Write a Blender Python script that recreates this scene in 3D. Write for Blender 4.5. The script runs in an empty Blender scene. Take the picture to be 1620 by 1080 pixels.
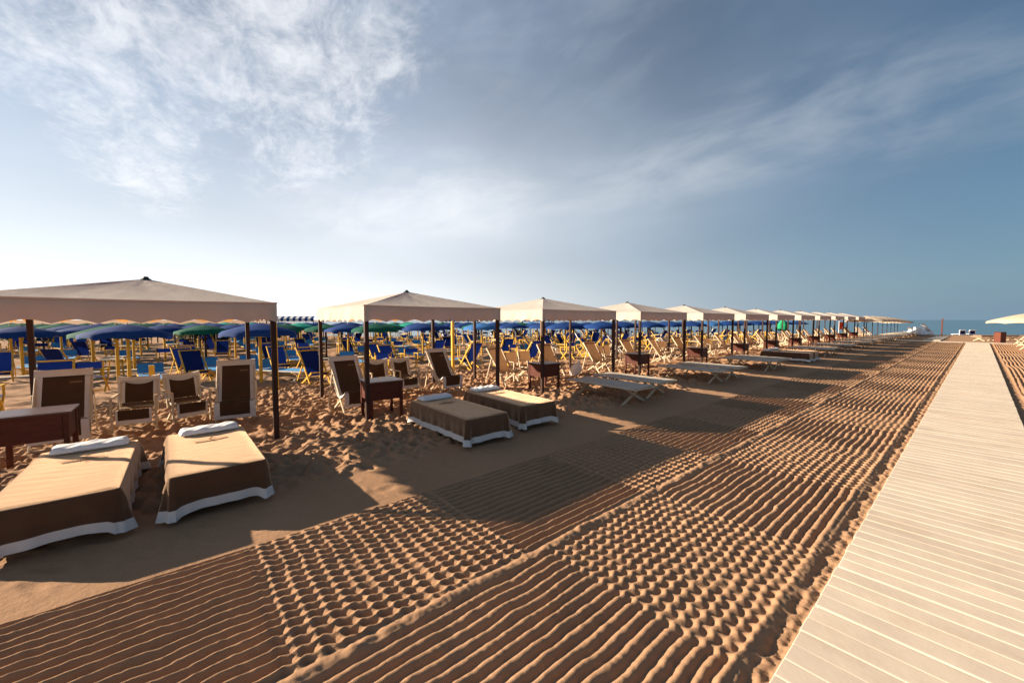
import bpy, bmesh, math, random
import numpy as np
from mathutils import Vector, Matrix

random.seed(7)
RNG = np.random.default_rng(11)
scene = bpy.context.scene
COL = scene.collection

# ------------------------------------------------------------------ camera, sky, sun, exposure
# world: X = across the beach rows (walkway at x~0), Y = along the walkway towards the sea
CAM_H, FPX, PITCH, YAW = 2.0, 625.0, 0.0547, 0.8688
cam_d = bpy.data.cameras.new('camera')
cam_d.sensor_width = 36.0
cam_d.lens = FPX / 1620.0 * 36.0
cam_d.clip_start, cam_d.clip_end = 0.05, 9000.0
cam = bpy.data.objects.new('camera', cam_d)
cam.location = (0, 0, CAM_H)
cam.rotation_euler = (math.pi / 2 - PITCH, 0, YAW)
COL.objects.link(cam)
scene.camera = cam

TO_SUN = Vector((-2.10, -2.03, 1.0)).normalized()
SUN_EL = math.asin(TO_SUN.z)
SUN_AZ = math.atan2(TO_SUN.x, TO_SUN.y)

sun_d = bpy.data.lights.new('sun', 'SUN')
sun_d.energy = 5.0
sun_d.angle = math.radians(0.55)
sun_d.color = (1.0, 0.835, 0.645)
sun = bpy.data.objects.new('sun', sun_d)
sun.rotation_euler = TO_SUN.to_track_quat('Z', 'Y').to_euler()
sun.location = (-30, -26, 20)
COL.objects.link(sun)

world = bpy.data.worlds.new('World')
scene.world = world
world.use_nodes = True


def build_world():
    nt = world.node_tree
    nt.nodes.clear()
    N, L = nt.nodes.new, nt.links.new

    def math_(op, a, b=None, c=None, clamp=False):
        n = N('ShaderNodeMath'); n.operation = op; n.use_clamp = clamp
        for i, v in enumerate((a, b, c)):
            if v is None:
                continue
            if isinstance(v, (int, float)):
                n.inputs[i].default_value = v
            else:
                L(v, n.inputs[i])
        return n.outputs[0]

    def ramp(v, lo, hi, smooth=True):
        n = N('ShaderNodeMapRange'); n.interpolation_type = 'SMOOTHSTEP' if smooth else 'LINEAR'
        n.inputs['From Min'].default_value = lo; n.inputs['From Max'].default_value = hi
        L(v, n.inputs['Value'])
        return n.outputs[0]

    def mixc(f, a, b):
        n = N('ShaderNodeMix'); n.data_type = 'RGBA'
        if isinstance(f, (int, float)): n.inputs['Factor'].default_value = f
        else: L(f, n.inputs['Factor'])
        for s, v in ((n.inputs[6], a), (n.inputs[7], b)):
            if isinstance(v, tuple): s.default_value = (*v, 1)
            else: L(v, s)
        return n.outputs[2]

    sky = N('ShaderNodeTexSky')
    sky.sky_type = 'NISHITA'
    sky.sun_disc = False
    sky.sun_elevation = SUN_EL
    sky.sun_rotation = SUN_AZ
    sky.air_density = 1.0
    sky.dust_density = 0.35
    sky.ozone_density = 2.4
    tc = N('ShaderNodeTexCoord')
    d = tc.outputs['Generated']
    sep = N('ShaderNodeSeparateXYZ'); L(d, sep.inputs[0])
    zc = math_('MAXIMUM', sep.outputs[2], 0.0)
    den = math_('ADD', zc, 0.15)
    qx = math_('DIVIDE', sep.outputs[0], den)
    qy = math_('DIVIDE', sep.outputs[1], den)
    q = N('ShaderNodeCombineXYZ'); L(qx, q.inputs[0]); L(qy, q.inputs[1])
    q = q.outputs[0]

    def noise(vec, scale, detail=6, rough=0.55, dist=0.0, off=(0, 0, 0), rot=0.0, sc=(1, 1, 1)):
        m = N('ShaderNodeMapping')
        m.inputs['Location'].default_value = off
        m.inputs['Rotation'].default_value = (0, 0, rot)
        m.inputs['Scale'].default_value = sc
        L(vec, m.inputs[0])
        n = N('ShaderNodeTexNoise')
        n.inputs['Scale'].default_value = scale
        n.inputs['Detail'].default_value = detail
        n.inputs['Roughness'].default_value = rough
        n.inputs['Distortion'].default_value = dist
        L(m.outputs[0], n.inputs['Vector'])
        return n.outputs[0]

    def blob(cx, cy, rx, ry, rot=0.0):
        m = N('ShaderNodeMapping'); m.vector_type = 'TEXTURE'
        m.inputs['Location'].default_value = (cx, cy, 0)
        m.inputs['Rotation'].default_value = (0, 0, rot)
        m.inputs['Scale'].default_value = (rx, ry, 1)
        L(q, m.inputs[0])
        ln = N('ShaderNodeVectorMath'); ln.operation = 'LENGTH'
        L(m.outputs[0], ln.inputs[0])
        return ramp(ln.outputs['Value'], 1.0, 0.1)

    # angle to the sun drives how brightly thin cloud scatters
    dp = N('ShaderNodeVectorMath'); dp.operation = 'DOT_PRODUCT'
    L(d, dp.inputs[0]); dp.inputs[1].default_value = TO_SUN
    cs = dp.outputs['Value']
    fwd = ramp(cs, -0.15, 0.95)
    fwd2 = math_('POWER', fwd, 1.6)

    # broken high cloud (altocumulus) in drifting fields
    big = noise(q, 0.9, 4, 0.5, 0.3, (3.1, 1.7, 0))
    puff = noise(q, 4.2, 10, 0.66, 0.5, (0, 0, 0), 0.5, (1.0, 1.5, 1))
    fleck = noise(q, 17.0, 4, 0.6, 0.6, (2, 5, 0), 0.9, (1.0, 1.5, 1))
    fields = math_('ADD', blob(-1.50, -0.18, 0.70, 0.95, 0.2), blob(-2.25, -0.10, 0.95, 0.34, -0.12))
    fields = math_('ADD', fields, math_('MULTIPLY', blob(-1.22, 0.36, 0.55, 0.42), 0.85))
    fields = math_('ADD', fields, math_('MULTIPLY', blob(-1.95, 0.45, 0.75, 0.35, 0.4), 0.6))
    fields = math_('MINIMUM', fields, 1.0)
    f1 = math_('ADD', math_('MULTIPLY', puff, 1.05), math_('MULTIPLY', fields, 0.30))
    f1 = math_('ADD', f1, math_('MULTIPLY', math_('SUBTRACT', fleck, 0.5), 0.34))
    f1 = math_('ADD', f1, math_('MULTIPLY', math_('SUBTRACT', big, 0.5), 0.4))
    alto = math_('MULTIPLY', ramp(f1, 0.52, 1.08), ramp(fields, 0.0, 0.6))
    alto = math_('MULTIPLY', alto, 0.66)
    # cirrus banks: soft, broad, a little streaked
    streak = noise(q, 1.7, 11, 0.55, 0.6, (1.3, 0.2, 0), 0.15, (0.95, 1.35, 1))
    wisp = noise(q, 6.0, 6, 0.60, 0.5, (4.3, 1.2, 0), 0.45, (0.8, 1.7, 1))
    sfield = math_('ADD', blob(-0.80, 1.80, 1.1, 0.62, -0.15), blob(-2.1, 1.15, 1.2, 0.85, 0.6))
    sfield = math_('ADD', sfield, blob(0.0, 2.0, 0.9, 0.6, 0.2))
    sfield = math_('ADD', sfield, math_('MULTIPLY', blob(-0.75, 0.75, 0.7, 0.7), 0.45))
    sfield = math_('MINIMUM', sfield, 1.0)
    sv = math_('ADD', math_('MULTIPLY', streak, 1.25), math_('MULTIPLY', math_('SUBTRACT', wisp, 0.5), 0.30))
    cirr = math_('MULTIPLY', ramp(math_('ADD', sv, math_('MULTIPLY', sfield, 0.20)), 0.50, 1.10), math_('ADD', math_('MULTIPLY', sfield, 0.58), 0.015))
    # milky veil, everywhere, uneven
    veiln = noise(q, 0.7, 5, 0.55, 0.4, (7.0, 2.0, 0))
    veil = math_('ADD', math_('MULTIPLY', ramp(veiln, 0.30, 0.78), 0.24), 0.07)

    # sea haze thickening towards the horizon, brighter towards the sun
    fwh = ramp(cs, -0.75, 0.65)
    hz = math_('MULTIPLY', math_('EXPONENT', math_('MULTIPLY', zc, math_('ADD', math_('MULTIPLY', fwh, 1.1), -4.5))), 0.97)
    haze_col = mixc(fwh, (0.100, 0.155, 0.208), (0.630, 0.625, 0.630))

    skyc = N('ShaderNodeVectorMath'); skyc.operation = 'SCALE'
    L(sky.outputs[0], skyc.inputs[0]); skyc.inputs['Scale'].default_value = 0.035
    air = N('ShaderNodeVectorMath'); air.operation = 'MULTIPLY'; L(skyc.outputs[0], air.inputs[0]); air.inputs[1].default_value = (0.74, 0.97, 1.04)
    base = air.outputs[0]
    veil_col = mixc(fwh, (0.018, 0.062, 0.145), (0.30, 0.42, 0.60))
    cloud_col = mixc(fwh, (0.138, 0.178, 0.222), (0.57, 0.57, 0.58))
    c = mixc(veil, base, veil_col)
    # a broad bank of thin stratus over the middle of the bay
    bank = math_('MULTIPLY', blob(-1.85, 1.55, 1.95, 1.20, 0.6), math_('ADD', math_('MULTIPLY', ramp(veiln, 0.2, 0.8), 0.30), 0.42))
    c = mixc(bank, c, mixc(fwh, (0.195, 0.255, 0.315), (0.36, 0.405, 0.46)))
    c = mixc(hz, c, haze_col)
    c = mixc(cirr, c, cloud_col)
    c = mixc(alto, c, cloud_col)
    bg = N('ShaderNodeBackground')
    L(c, bg.inputs['Color'])
    bg.inputs['Strength'].default_value = 0.71
    out = N('ShaderNodeOutputWorld')
    L(bg.outputs[0], out.inputs['Surface'])


build_world()
scene.view_settings.view_transform = 'Standard'
scene.view_settings.look = 'None'
scene.view_settings.gamma = 1.0
scene.view_settings.use_curve_mapping = False
scene.view_settings.exposure = 1.5
scene.cycles.max_bounces = 6
scene.cycles.diffuse_bounces = 3
scene.cycles.transmission_bounces = 4

# ------------------------------------------------------------------ projection helper, only for wording labels and placing by bearing
_cy, _sy = math.cos(YAW), math.sin(YAW)
FW = Vector((-_sy * math.cos(PITCH), _cy * math.cos(PITCH), -math.sin(PITCH)))
RT = Vector((_cy, _sy, 0))
UP = RT.cross(FW)


def px(u, v, z):
    q = Vector((u, v, z - CAM_H)); d = q.dot(FW)
    if d < 0.1:
        return (-9999, -9999, d)
    return (810 + FPX * q.dot(RT) / d, 540 - FPX * q.dot(UP) / d, d)


def bearing(s, dist):
    """point at horizontal camera coordinates: s to the right, dist ahead"""
    return (_cy * s - _sy * dist, _sy * s + _cy * dist)


# ------------------------------------------------------------------ materials
MATS = {}


def mat(name, col, rough=0.8, spec=0.3, var=0.0, vscale=6.0, bump=0.0, bscale=40.0, metallic=0.0, sheen=0.0,
        sheen_tint=(1, 1, 1), trans=0.0, trans_col=None, coat=0.0, stretch=(1, 1, 1), detail=5, pile=False, crease=0.0, dust=0.0):
    m = bpy.data.materials.new(name)
    m.use_nodes = True
    nt = m.node_tree
    N, L = nt.nodes.new, nt.links.new
    b = nt.nodes['Principled BSDF']
    out = nt.nodes['Material Output']
    b.inputs['Base Color'].default_value = (*col, 1)
    b.inputs['Roughness'].default_value = rough
    b.inputs['Specular IOR Level'].default_value = spec
    b.inputs['Metallic'].default_value = metallic
    if sheen:
        b.inputs['Sheen Weight'].default_value = sheen
        b.inputs['Sheen Roughness'].default_value = 0.45
        b.inputs['Sheen Tint'].default_value = (*sheen_tint, 1)
    if coat:
        b.inputs['Coat Weight'].default_value = coat
        b.inputs['Coat Roughness'].default_value = 0.15
    tc = N('ShaderNodeTexCoord')
    mp = N('ShaderNodeMapping'); mp.inputs['Scale'].default_value = stretch
    L(tc.outputs['Object'], mp.inputs[0])
    colsock = None
    if var:
        oi = N('ShaderNodeObjectInfo')
        ad = N('ShaderNodeVectorMath'); ad.operation = 'MULTIPLY_ADD'
        L(oi.outputs['Random'], ad.inputs[0]); ad.inputs[1].default_value = (17, 31, 7); L(mp.outputs[0], ad.inputs[2])
        n = N('ShaderNodeTexNoise'); n.inputs['Scale'].default_value = vscale; n.inputs['Detail'].default_value = detail
        n.inputs['Roughness'].default_value = 0.6
        L(ad.outputs[0], n.inputs['Vector'])
        mr = N('ShaderNodeMapRange')
        mr.inputs['From Min'].default_value = 0.3; mr.inputs['From Max'].default_value = 0.7
        mr.inputs['To Min'].default_value = 1 - var; mr.inputs['To Max'].default_value = 1 + var
        L(n.outputs[0], mr.inputs['Value'])
        rv = N('ShaderNodeMapRange'); L(oi.outputs['Random'], rv.inputs['Value'])
        rv.inputs['To Min'].default_value = 1 - var * 0.5; rv.inputs['To Max'].default_value = 1 + var * 0.5
        mu = N('ShaderNodeMath'); mu.operation = 'MULTIPLY'; L(mr.outputs[0], mu.inputs[0]); L(rv.outputs[0], mu.inputs[1])
        sc = N('ShaderNodeVectorMath'); sc.operation = 'SCALE'; sc.inputs[0].default_value = col
        L(mu.outputs[0], sc.inputs['Scale'])
        L(sc.outputs[0], b.inputs['Base Color'])
        colsock = sc.outputs[0]
    if bump:
        n2 = N('ShaderNodeTexNoise'); n2.inputs['Scale'].default_value = bscale; n2.inputs['Detail'].default_value = 4
        L(mp.outputs[0], n2.inputs['Vector'])
        bp = N('ShaderNodeBump'); bp.inputs['Strength'].default_value = 1.0; bp.inputs['Distance'].default_value = bump
        L(n2.outputs[0], bp.inputs['Height']); L(bp.outputs[0], b.inputs['Normal'])
        if crease:
            n4 = N('ShaderNodeTexNoise'); n4.inputs['Scale'].default_value = 3.5; n4.inputs['Detail'].default_value = 3; n4.inputs['Distortion'].default_value = 1.2
            mp4 = N('ShaderNodeMapping'); mp4.inputs['Scale'].default_value = (1.6, 0.6, 1)
            oi4 = N('ShaderNodeObjectInfo'); ad4 = N('ShaderNodeVectorMath'); ad4.operation = 'MULTIPLY_ADD'
            L(oi4.outputs['Random'], ad4.inputs[0]); ad4.inputs[1].default_value = (9, 23, 5); L(tc.outputs['Object'], ad4.inputs[2])
            L(ad4.outputs[0], mp4.inputs[0]); L(mp4.outputs[0], n4.inputs['Vector'])
            bp4 = N('ShaderNodeBump'); bp4.inputs['Strength'].default_value = 1.0; bp4.inputs['Distance'].default_value = crease
            L(n4.outputs[0], bp4.inputs['Height']); L(bp.outputs[0], bp4.inputs['Normal']); L(bp4.outputs[0], b.inputs['Normal'])
    if dust and colsock is not None:
        # blown sand lying on the boards in drifts
        ge = N('ShaderNodeNewGeometry'); nd = N('ShaderNodeTexNoise'); nd.inputs['Scale'].default_value = 1.3; nd.inputs['Detail'].default_value = 8; nd.inputs['Roughness'].default_value = 0.68
        L(ge.outputs['Position'], nd.inputs['Vector'])
        md = N('ShaderNodeMapRange'); md.inputs['From Min'].default_value = 0.50; md.inputs['From Max'].default_value = 0.74; md.inputs['To Max'].default_value = dust
        L(nd.outputs[0], md.inputs['Value'])
        mxd = N('ShaderNodeMix'); mxd.data_type = 'RGBA'; L(md.outputs[0], mxd.inputs['Factor']); L(colsock, mxd.inputs[6]); mxd.inputs[7].default_value = (0.36, 0.235, 0.145, 1)
        L(mxd.outputs[2], b.inputs['Base Color'])
    if trans:
        t = N('ShaderNodeBsdfTranslucent'); t.inputs['Color'].default_value = (*(trans_col or col), 1)
        mx = N('ShaderNodeMixShader'); mx.inputs[0].default_value = trans
        L(b.outputs[0], mx.inputs[1]); L(t.outputs[0], mx.inputs[2]); L(mx.outputs[0], out.inputs['Surface'])
    if pile:
        # raised pile: a second layer of fibres catching light at grazing angles
        sh = N('ShaderNodeBsdfSheen'); sh.distribution = 'MICROFIBER'
        sh.inputs['Color'].default_value = (0.36, 0.225, 0.14, 1); sh.inputs['Roughness'].default_value = 0.35
        ads = N('ShaderNodeAddShader'); L(b.outputs[0], ads.inputs[0]); L(sh.outputs[0], ads.inputs[1]); L(ads.outputs[0], out.inputs['Surface'])
    MATS[name] = m
    return m


def sand_mat(name, col, fine=0.0022, coarse=0.0):
    m = bpy.data.materials.new(name)
    m.use_nodes = True
    nt = m.node_tree
    N, L = nt.nodes.new, nt.links.new
    b = nt.nodes['Principled BSDF']
    b.inputs['Roughness'].default_value = 1.0
    b.inputs['Specular IOR Level'].default_value = 0.08
    tc = N('ShaderNodeTexCoord')
    n1 = N('ShaderNodeTexNoise'); n1.inputs['Scale'].default_value = 0.55; n1.inputs['Detail'].default_value = 8; n1.inputs['Roughness'].default_value = 0.65
    n2 = N('ShaderNodeTexNoise'); n2.inputs['Scale'].default_value = 260; n2.inputs['Detail'].default_value = 3; n2.inputs['Roughness'].default_value = 0.7
    n3 = N('ShaderNodeTexNoise'); n3.inputs['Scale'].default_value = 22; n3.inputs['Detail'].default_value = 6; n3.inputs['Roughness'].default_value = 0.65
    for n in (n1, n2, n3): L(tc.outputs['Object'], n.inputs['Vector'])

    def mr(s, a, c):
        r = N('ShaderNodeMapRange'); r.inputs['From Min'].default_value = 0.3; r.inputs['From Max'].default_value = 0.7
        r.inputs['To Min'].default_value = a; r.inputs['To Max'].default_value = c; L(s, r.inputs['Value']); return r.outputs[0]

    def mul(a, c):
        n = N('ShaderNodeMath'); n.operation = 'MULTIPLY'; L(a, n.inputs[0]); L(c, n.inputs[1]); return n.outputs[0]
    k = mul(mul(mr(n1.outputs[0], 0.9, 1.1), mr(n2.outputs[0], 0.82, 1.18)), mr(n3.outputs[0], 0.93, 1.07))
    sc = N('ShaderNodeVectorMath'); sc.operation = 'SCALE'; sc.inputs[0].default_value = col; L(k, sc.inputs['Scale'])
    L(sc.outputs[0], b.inputs['Base Color'])
    bp = N('ShaderNodeBump'); bp.inputs['Strength'].default_value = 0.8; bp.inputs['Distance'].default_value = fine
    L(n2.outputs[0], bp.inputs['Height'])
    bp2 = N('ShaderNodeBump'); bp2.inputs['Strength'].default_value = 0.7; bp2.inputs['Distance'].default_value = 0.008 + coarse
    L(n3.outputs[0], bp2.inputs['Height']); L(bp.outputs[0], bp2.inputs['Normal'])
    L(bp2.outputs[0], b.inputs['Normal'])
    MATS[name] = m
    return m


SAND = (0.325, 0.190, 0.108)
sand_mat('sand', SAND, 0.0022, 0.0)
sand_mat('sand_loose', (0.52, 0.325, 0.195), 0.003, 0.02)
mat('canvas', (0.53, 0.495, 0.435), 0.9, 0.1, var=0.07, vscale=2.0, bump=0.006, bscale=6, trans=0.22, trans_col=(0.95, 0.42, 0.085))
mat('post_wood', (0.036, 0.014, 0.009), 0.6, 0.25, var=0.3, vscale=9, bump=0.002, bscale=60, stretch=(6, 6, 0.6))
mat('mahogany', (0.075, 0.017, 0.008), 0.5, 0.22, var=0.25, vscale=7, stretch=(5, 0.8, 5), bump=0.0008, bscale=30)
mat('mahogany_top', (0.06, 0.022, 0.015), 0.33, 0.5, var=0.2, vscale=6, stretch=(1, 5, 1))
mat('cap_dark', (0.03, 0.026, 0.028), 0.6, 0.3)
mat('terry', (0.080, 0.043, 0.024), 0.95, 0.15, var=0.12, vscale=5, bump=0.004, bscale=260, sheen=1.0, sheen_tint=(1.0, 0.68, 0.43), pile=True, crease=0.010)
mat('terry_chair', (0.062, 0.034, 0.019), 0.95, 0.1, var=0.12, vscale=5, bump=0.004, bscale=200, sheen=0.35, sheen_tint=(1.0, 0.74, 0.48))
mat('terry_white', (0.58, 0.555, 0.53), 0.95, 0.1, var=0.05, vscale=6, bump=0.003, bscale=120)
mat('stitch', (0.30, 0.19, 0.11), 0.9, 0.1)
mat('pillow', (0.66, 0.66, 0.66), 0.7, 0.25, var=0.03, vscale=5, bump=0.006, bscale=14)
mat('cream_wood', (0.50, 0.40, 0.27), 0.55, 0.35, var=0.14, vscale=8, stretch=(4, 4, 4), bump=0.001, bscale=40)
mat('cot_canvas', (0.48, 0.42, 0.34), 0.85, 0.15, var=0.05, vscale=4, bump=0.003, bscale=10, trans=0.12, trans_col=(0.7, 0.5, 0.3))
mat('tan_canvas', (0.33, 0.21, 0.13), 0.9, 0.1, var=0.08, vscale=5, bump=0.003, bscale=12, trans=0.2, trans_col=(0.5, 0.26, 0.11))
mat('yellow_wood', (0.64, 0.36, 0.022), 0.45, 0.4, var=0.14, vscale=6, bump=0.001, bscale=30)
mat('blue_canvas', (0.005, 0.013, 0.080), 0.85, 0.15, var=0.12, vscale=4, bump=0.003, bscale=12, trans=0.12, trans_col=(0.01, 0.04, 0.3))
mat('lightblue_canvas', (0.05, 0.24, 0.48), 0.8, 0.2, var=0.1, vscale=4, bump=0.003, bscale=12)
mat('white_wood', (0.74, 0.71, 0.66), 0.5, 0.35, var=0.06, vscale=6)
mat('umbrella_blue', (0.010, 0.042, 0.17), 0.85, 0.15, var=0.12, vscale=2, trans=0.2, trans_col=(0.010, 0.07, 0.30))
mat('umbrella_sky', (0.05, 0.17, 0.42), 0.85, 0.15, var=0.1, vscale=2, trans=0.25, trans_col=(0.05, 0.25, 0.6))
mat('umbrella_green', (0.008, 0.095, 0.062), 0.85, 0.15, var=0.12, vscale=2, trans=0.25, trans_col=(0.01, 0.2, 0.12))
mat('umbrella_teal', (0.02, 0.36, 0.26), 0.85, 0.15, var=0.1, vscale=2, trans=0.25, trans_col=(0.02, 0.5, 0.34))
mat('umbrella_cream', (0.55, 0.46, 0.34), 0.9, 0.1, var=0.06, vscale=2, trans=0.25, trans_col=(0.8, 0.52, 0.25))
mat('stripe_white', (0.72, 0.72, 0.70), 0.85, 0.1, trans=0.15)
mat('plank', (0.535, 0.445, 0.345), 0.8, 0.15, var=0.10, vscale=2.2, bump=0.0012, bscale=18, stretch=(1, 1, 1), dust=0.32)
mat('plank_far', (0.535, 0.445, 0.345), 0.8, 0.15, var=0.05, vscale=3.0)
mat('concrete', (0.40, 0.35, 0.29), 0.9, 0.1, var=0.12, vscale=1.5, bump=0.004, bscale=20)
mat('leaf_dark', (0.022, 0.045, 0.014), 0.6, 0.3, var=0.4, vscale=3, trans=0.25, trans_col=(0.05, 0.10, 0.02))
mat('bark', (0.10, 0.07, 0.045), 0.9, 0.1, var=0.25, vscale=9, bump=0.01, bscale=20)
mat('plastic_white', (0.70, 0.70, 0.70), 0.35, 0.5, var=0.03)
mat('plastic_bag', (0.80, 0.79, 0.78), 0.25, 0.5, var=0.05, trans=0.25, trans_col=(0.85, 0.82, 0.80), bump=0.004, bscale=30)
mat('red_cloth', (0.60, 0.06, 0.02), 0.8, 0.2, var=0.1, trans=0.2)
mat('green_cloth', (0.01, 0.22, 0.10), 0.8, 0.2, var=0.1)
mat('rust_box', (0.11, 0.028, 0.012), 0.5, 0.35, var=0.2, vscale=8)
mat('weed', (0.03, 0.05, 0.015), 0.8, 0.2)


def sea_mat():
    m = bpy.data.materials.new('sea_water'); m.use_nodes = True
    nt = m.node_tree; N, L = nt.nodes.new, nt.links.new
    b = nt.nodes['Principled BSDF']
    b.inputs['Base Color'].default_value = (0.05, 0.12, 0.165, 1)
    b.inputs['Roughness'].default_value = 0.22
    b.inputs['IOR'].default_value = 1.333
    tc = N('ShaderNodeTexCoord')
    mp = N('ShaderNodeMapping'); mp.inputs['Rotation'].default_value = (0, 0, -YAW); mp.inputs['Scale'].default_value = (0.35, 1.0, 1)
    L(tc.outputs['Object'], mp.inputs[0])
    n = N('ShaderNodeTexNoise'); n.inputs['Scale'].default_value = 0.9; n.inputs['Detail'].default_value = 6; n.inputs['Roughness'].default_value = 0.6
    L(mp.outputs[0], n.inputs['Vector'])
    bp = N('ShaderNodeBump'); bp.inputs['Strength'].default_value = 0.5; bp.inputs['Distance'].default_value = 0.10
    L(n.outputs[0], bp.inputs['Height']); L(bp.outputs[0], b.inputs['Normal'])
    MATS['sea_water'] = m


sea_mat()


# ------------------------------------------------------------------ mesh helpers
class MB:
    """collects shapes with material slots and links them as ONE mesh"""

    def __init__(self):
        self.v, self.f, self.mi, self.sm = [], [], [], []

    def add(self, vs, fs, mi=0, smooth=False):
        o = len(self.v)
        self.v += [tuple(p) for p in vs]
        self.f += [tuple(i + o for i in f) for f in fs]
        self.mi += [mi] * len(fs)
        self.sm += [smooth] * len(fs)
        return self

    def box(self, c, s, mi=0, m=None, ch=0.0):
        """box; ch = chamfer of all edges"""
        cx, cy, cz = c; hx, hy, hz = s[0] / 2, s[1] / 2, s[2] / 2
        bm = bmesh.new()
        bmesh.ops.create_cube(bm, size=2.0)
        for w in bm.verts:
            w.co = Vector((w.co.x * hx, w.co.y * hy, w.co.z * hz))
        if ch:
            bmesh.ops.bevel(bm, geom=list(bm.edges), offset=ch, segments=1, affect='EDGES', profile=0.5)
        M = m if m is not None else Matrix.Identity(4)
        vs = [M @ (w.co + Vector(c)) if m is None else M @ w.co + Vector(c) for w in bm.verts]
        bm.verts.index_update()
        fs = [[w.index for w in f.verts] for f in bm.faces]
        bm.free()
        return self.add(vs, fs, mi)

    def beam(self, a, b, w, h, mi=0, ch=0.0, side=None):
        """rectangular bar from a to b; w along `side`, h across"""
        a, b = Vector(a), Vector(b)
        z = (b - a); ln = z.length; z.normalize()
        x = Vector(side) if side else (Vector((0, 1, 0)) if abs(z.y) < 0.9 else Vector((1, 0, 0)))
        x = (x - z * x.dot(z)).normalized()
        y = z.cross(x)
        M = Matrix((x, y, z)).transposed().to_4x4()
        return self.box((a + b) / 2, (w, h, ln), mi, M, ch)

    def tube(self, a, b, r0, r1=None, n=8, mi=0, cap=True):
        r1 = r0 if r1 is None else r1
        a, b = Vector(a), Vector(b)
        z = (b - a).normalized()
        x = Vector((1, 0, 0)) if abs(z.x) < 0.9 else Vector((0, 1, 0))
        x = (x - z * x.dot(z)).normalized(); y = z.cross(x)
        vs = []
        for p, r in ((a, r0), (b, r1)):
            for i in range(n):
                t = 2 * math.pi * i / n
                vs.append(p + x * (r * math.cos(t)) + y * (r * math.sin(t)))
        fs = [(i, (i + 1) % n, n + (i + 1) % n, n + i) for i in range(n)]
        self.add(vs, fs, mi, True)
        if cap:
            self.add(vs[:n], [tuple(range(n))[::-1]], mi); self.add(vs[n:], [tuple(range(n))], mi)
        return self

    def grid(self, P, mi=0, smooth=True, flip=False):
        """P[i][j] points"""
        ni, nj = len(P), len(P[0])
        vs = [p for row in P for p in row]
        fs = []
        for i in range(ni - 1):
            for j in range(nj - 1):
                a, b, c, d = i * nj + j, (i + 1) * nj + j, (i + 1) * nj + j + 1, i * nj + j + 1
                fs.append((a, d, c, b) if flip else (a, b, c, d))
        return self.add(vs, fs, mi, smooth)

    def mesh(self, name, mats):
        me = bpy.data.meshes.new(name)
        me.from_pydata(self.v, [], self.f)
        for m in ([mats] if isinstance(mats, str) else mats):
            me.materials.append(MATS[m])
        me.polygons.foreach_set('material_index', self.mi)
        me.polygons.foreach_set('use_smooth', self.sm)
        me.update()
        return me

    def build(self, name, mats, parent=None, loc=(0, 0, 0), rz=0.0):
        o = bpy.data.objects.new(name, self.mesh(name, mats))
        COL.objects.link(o)
        o.location = loc; o.rotation_euler = (0, 0, rz)
        if parent: o.parent = parent
        return o


def inst(name, me, parent=None, loc=(0, 0, 0), rz=0.0, scale=None):
    o = bpy.data.objects.new(name, me)
    COL.objects.link(o)
    o.location = loc; o.rotation_euler = (0, 0, rz)
    if scale: o.scale = scale
    if parent: o.parent = parent
    return o


def tag(o, label, cat, group=None):
    o['label'] = label; o['category'] = cat
    if group: o['group'] = group
    return o


def thing(name, label, cat, loc=(0, 0, 0), rz=0.0, group=None):
    o = bpy.data.objects.new(name, None)
    COL.objects.link(o)
    o.empty_display_size = 0.2
    o.location = loc; o.rotation_euler = (0, 0, rz)
    return tag(o, label, cat, group)


def copy_thing(src, label, loc, rz=0.0, group=None):
    """a copy of a thing with copies of its parts and sub-parts"""
    r = src.copy(); COL.objects.link(r)
    r.location = loc; r.rotation_euler = (0, 0, rz); r['label'] = label
    if group: r['group'] = group
    for ch in list(src.children):
        c = ch.copy(); COL.objects.link(c); c.parent = r
        for g in list(ch.children):
            s = g.copy(); COL.objects.link(s); s.parent = c
    return r


def grid_mesh(name, xs, ys, Z, matname, kind='structure', smooth=True, xoff=None):
    """big height-field mesh from numpy arrays; Z[i, j] for xs[i], ys[j]"""
    nx, ny = len(xs), len(ys)
    X, Y = np.meshgrid(xs, ys, indexing='ij')
    co = np.stack([X, Y, Z], -1).reshape(-1, 3).astype(np.float32)
    i, j = np.meshgrid(np.arange(nx - 1), np.arange(ny - 1), indexing='ij')
    a = (i * ny + j).ravel()
    F = np.stack([a, a + ny, a + ny + 1, a + 1], -1).astype(np.int32)
    me = bpy.data.meshes.new(name)
    me.vertices.add(len(co)); me.vertices.foreach_set('co', co.ravel())
    me.loops.add(F.size); me.loops.foreach_set('vertex_index', F.ravel())
    me.polygons.add(len(F)); me.polygons.foreach_set('loop_start', np.arange(0, F.size, 4, dtype=np.int32))
    me.polygons.foreach_set('use_smooth', np.full(len(F), smooth))
    me.materials.append(MATS[matname])
    me.update(calc_edges=True)
    o = bpy.data.objects.new(name, me); COL.objects.link(o)
    if kind: o['kind'] = kind
    return o


# ------------------------------------------------------------------ noise (numpy)
def vnoise(x, y, seed=0):
    """smooth value noise in -1..1"""
    r = np.random.default_rng(seed)
    T = r.uniform(-1, 1, (256, 256))
    xi, yi = np.floor(x).astype(int), np.floor(y).astype(int)
    fx, fy = x - xi, y - yi
    fx = fx * fx * fx * (fx * (fx * 6 - 15) + 10); fy = fy * fy * fy * (fy * (fy * 6 - 15) + 10)
    a, b = T[xi % 256, yi % 256], T[(xi + 1) % 256, yi % 256]
    c, d = T[xi % 256, (yi + 1) % 256], T[(xi + 1) % 256, (yi + 1) % 256]
    return (a * (1 - fx) + b * fx) * (1 - fy) + (c * (1 - fx) + d * fx) * fy


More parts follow.
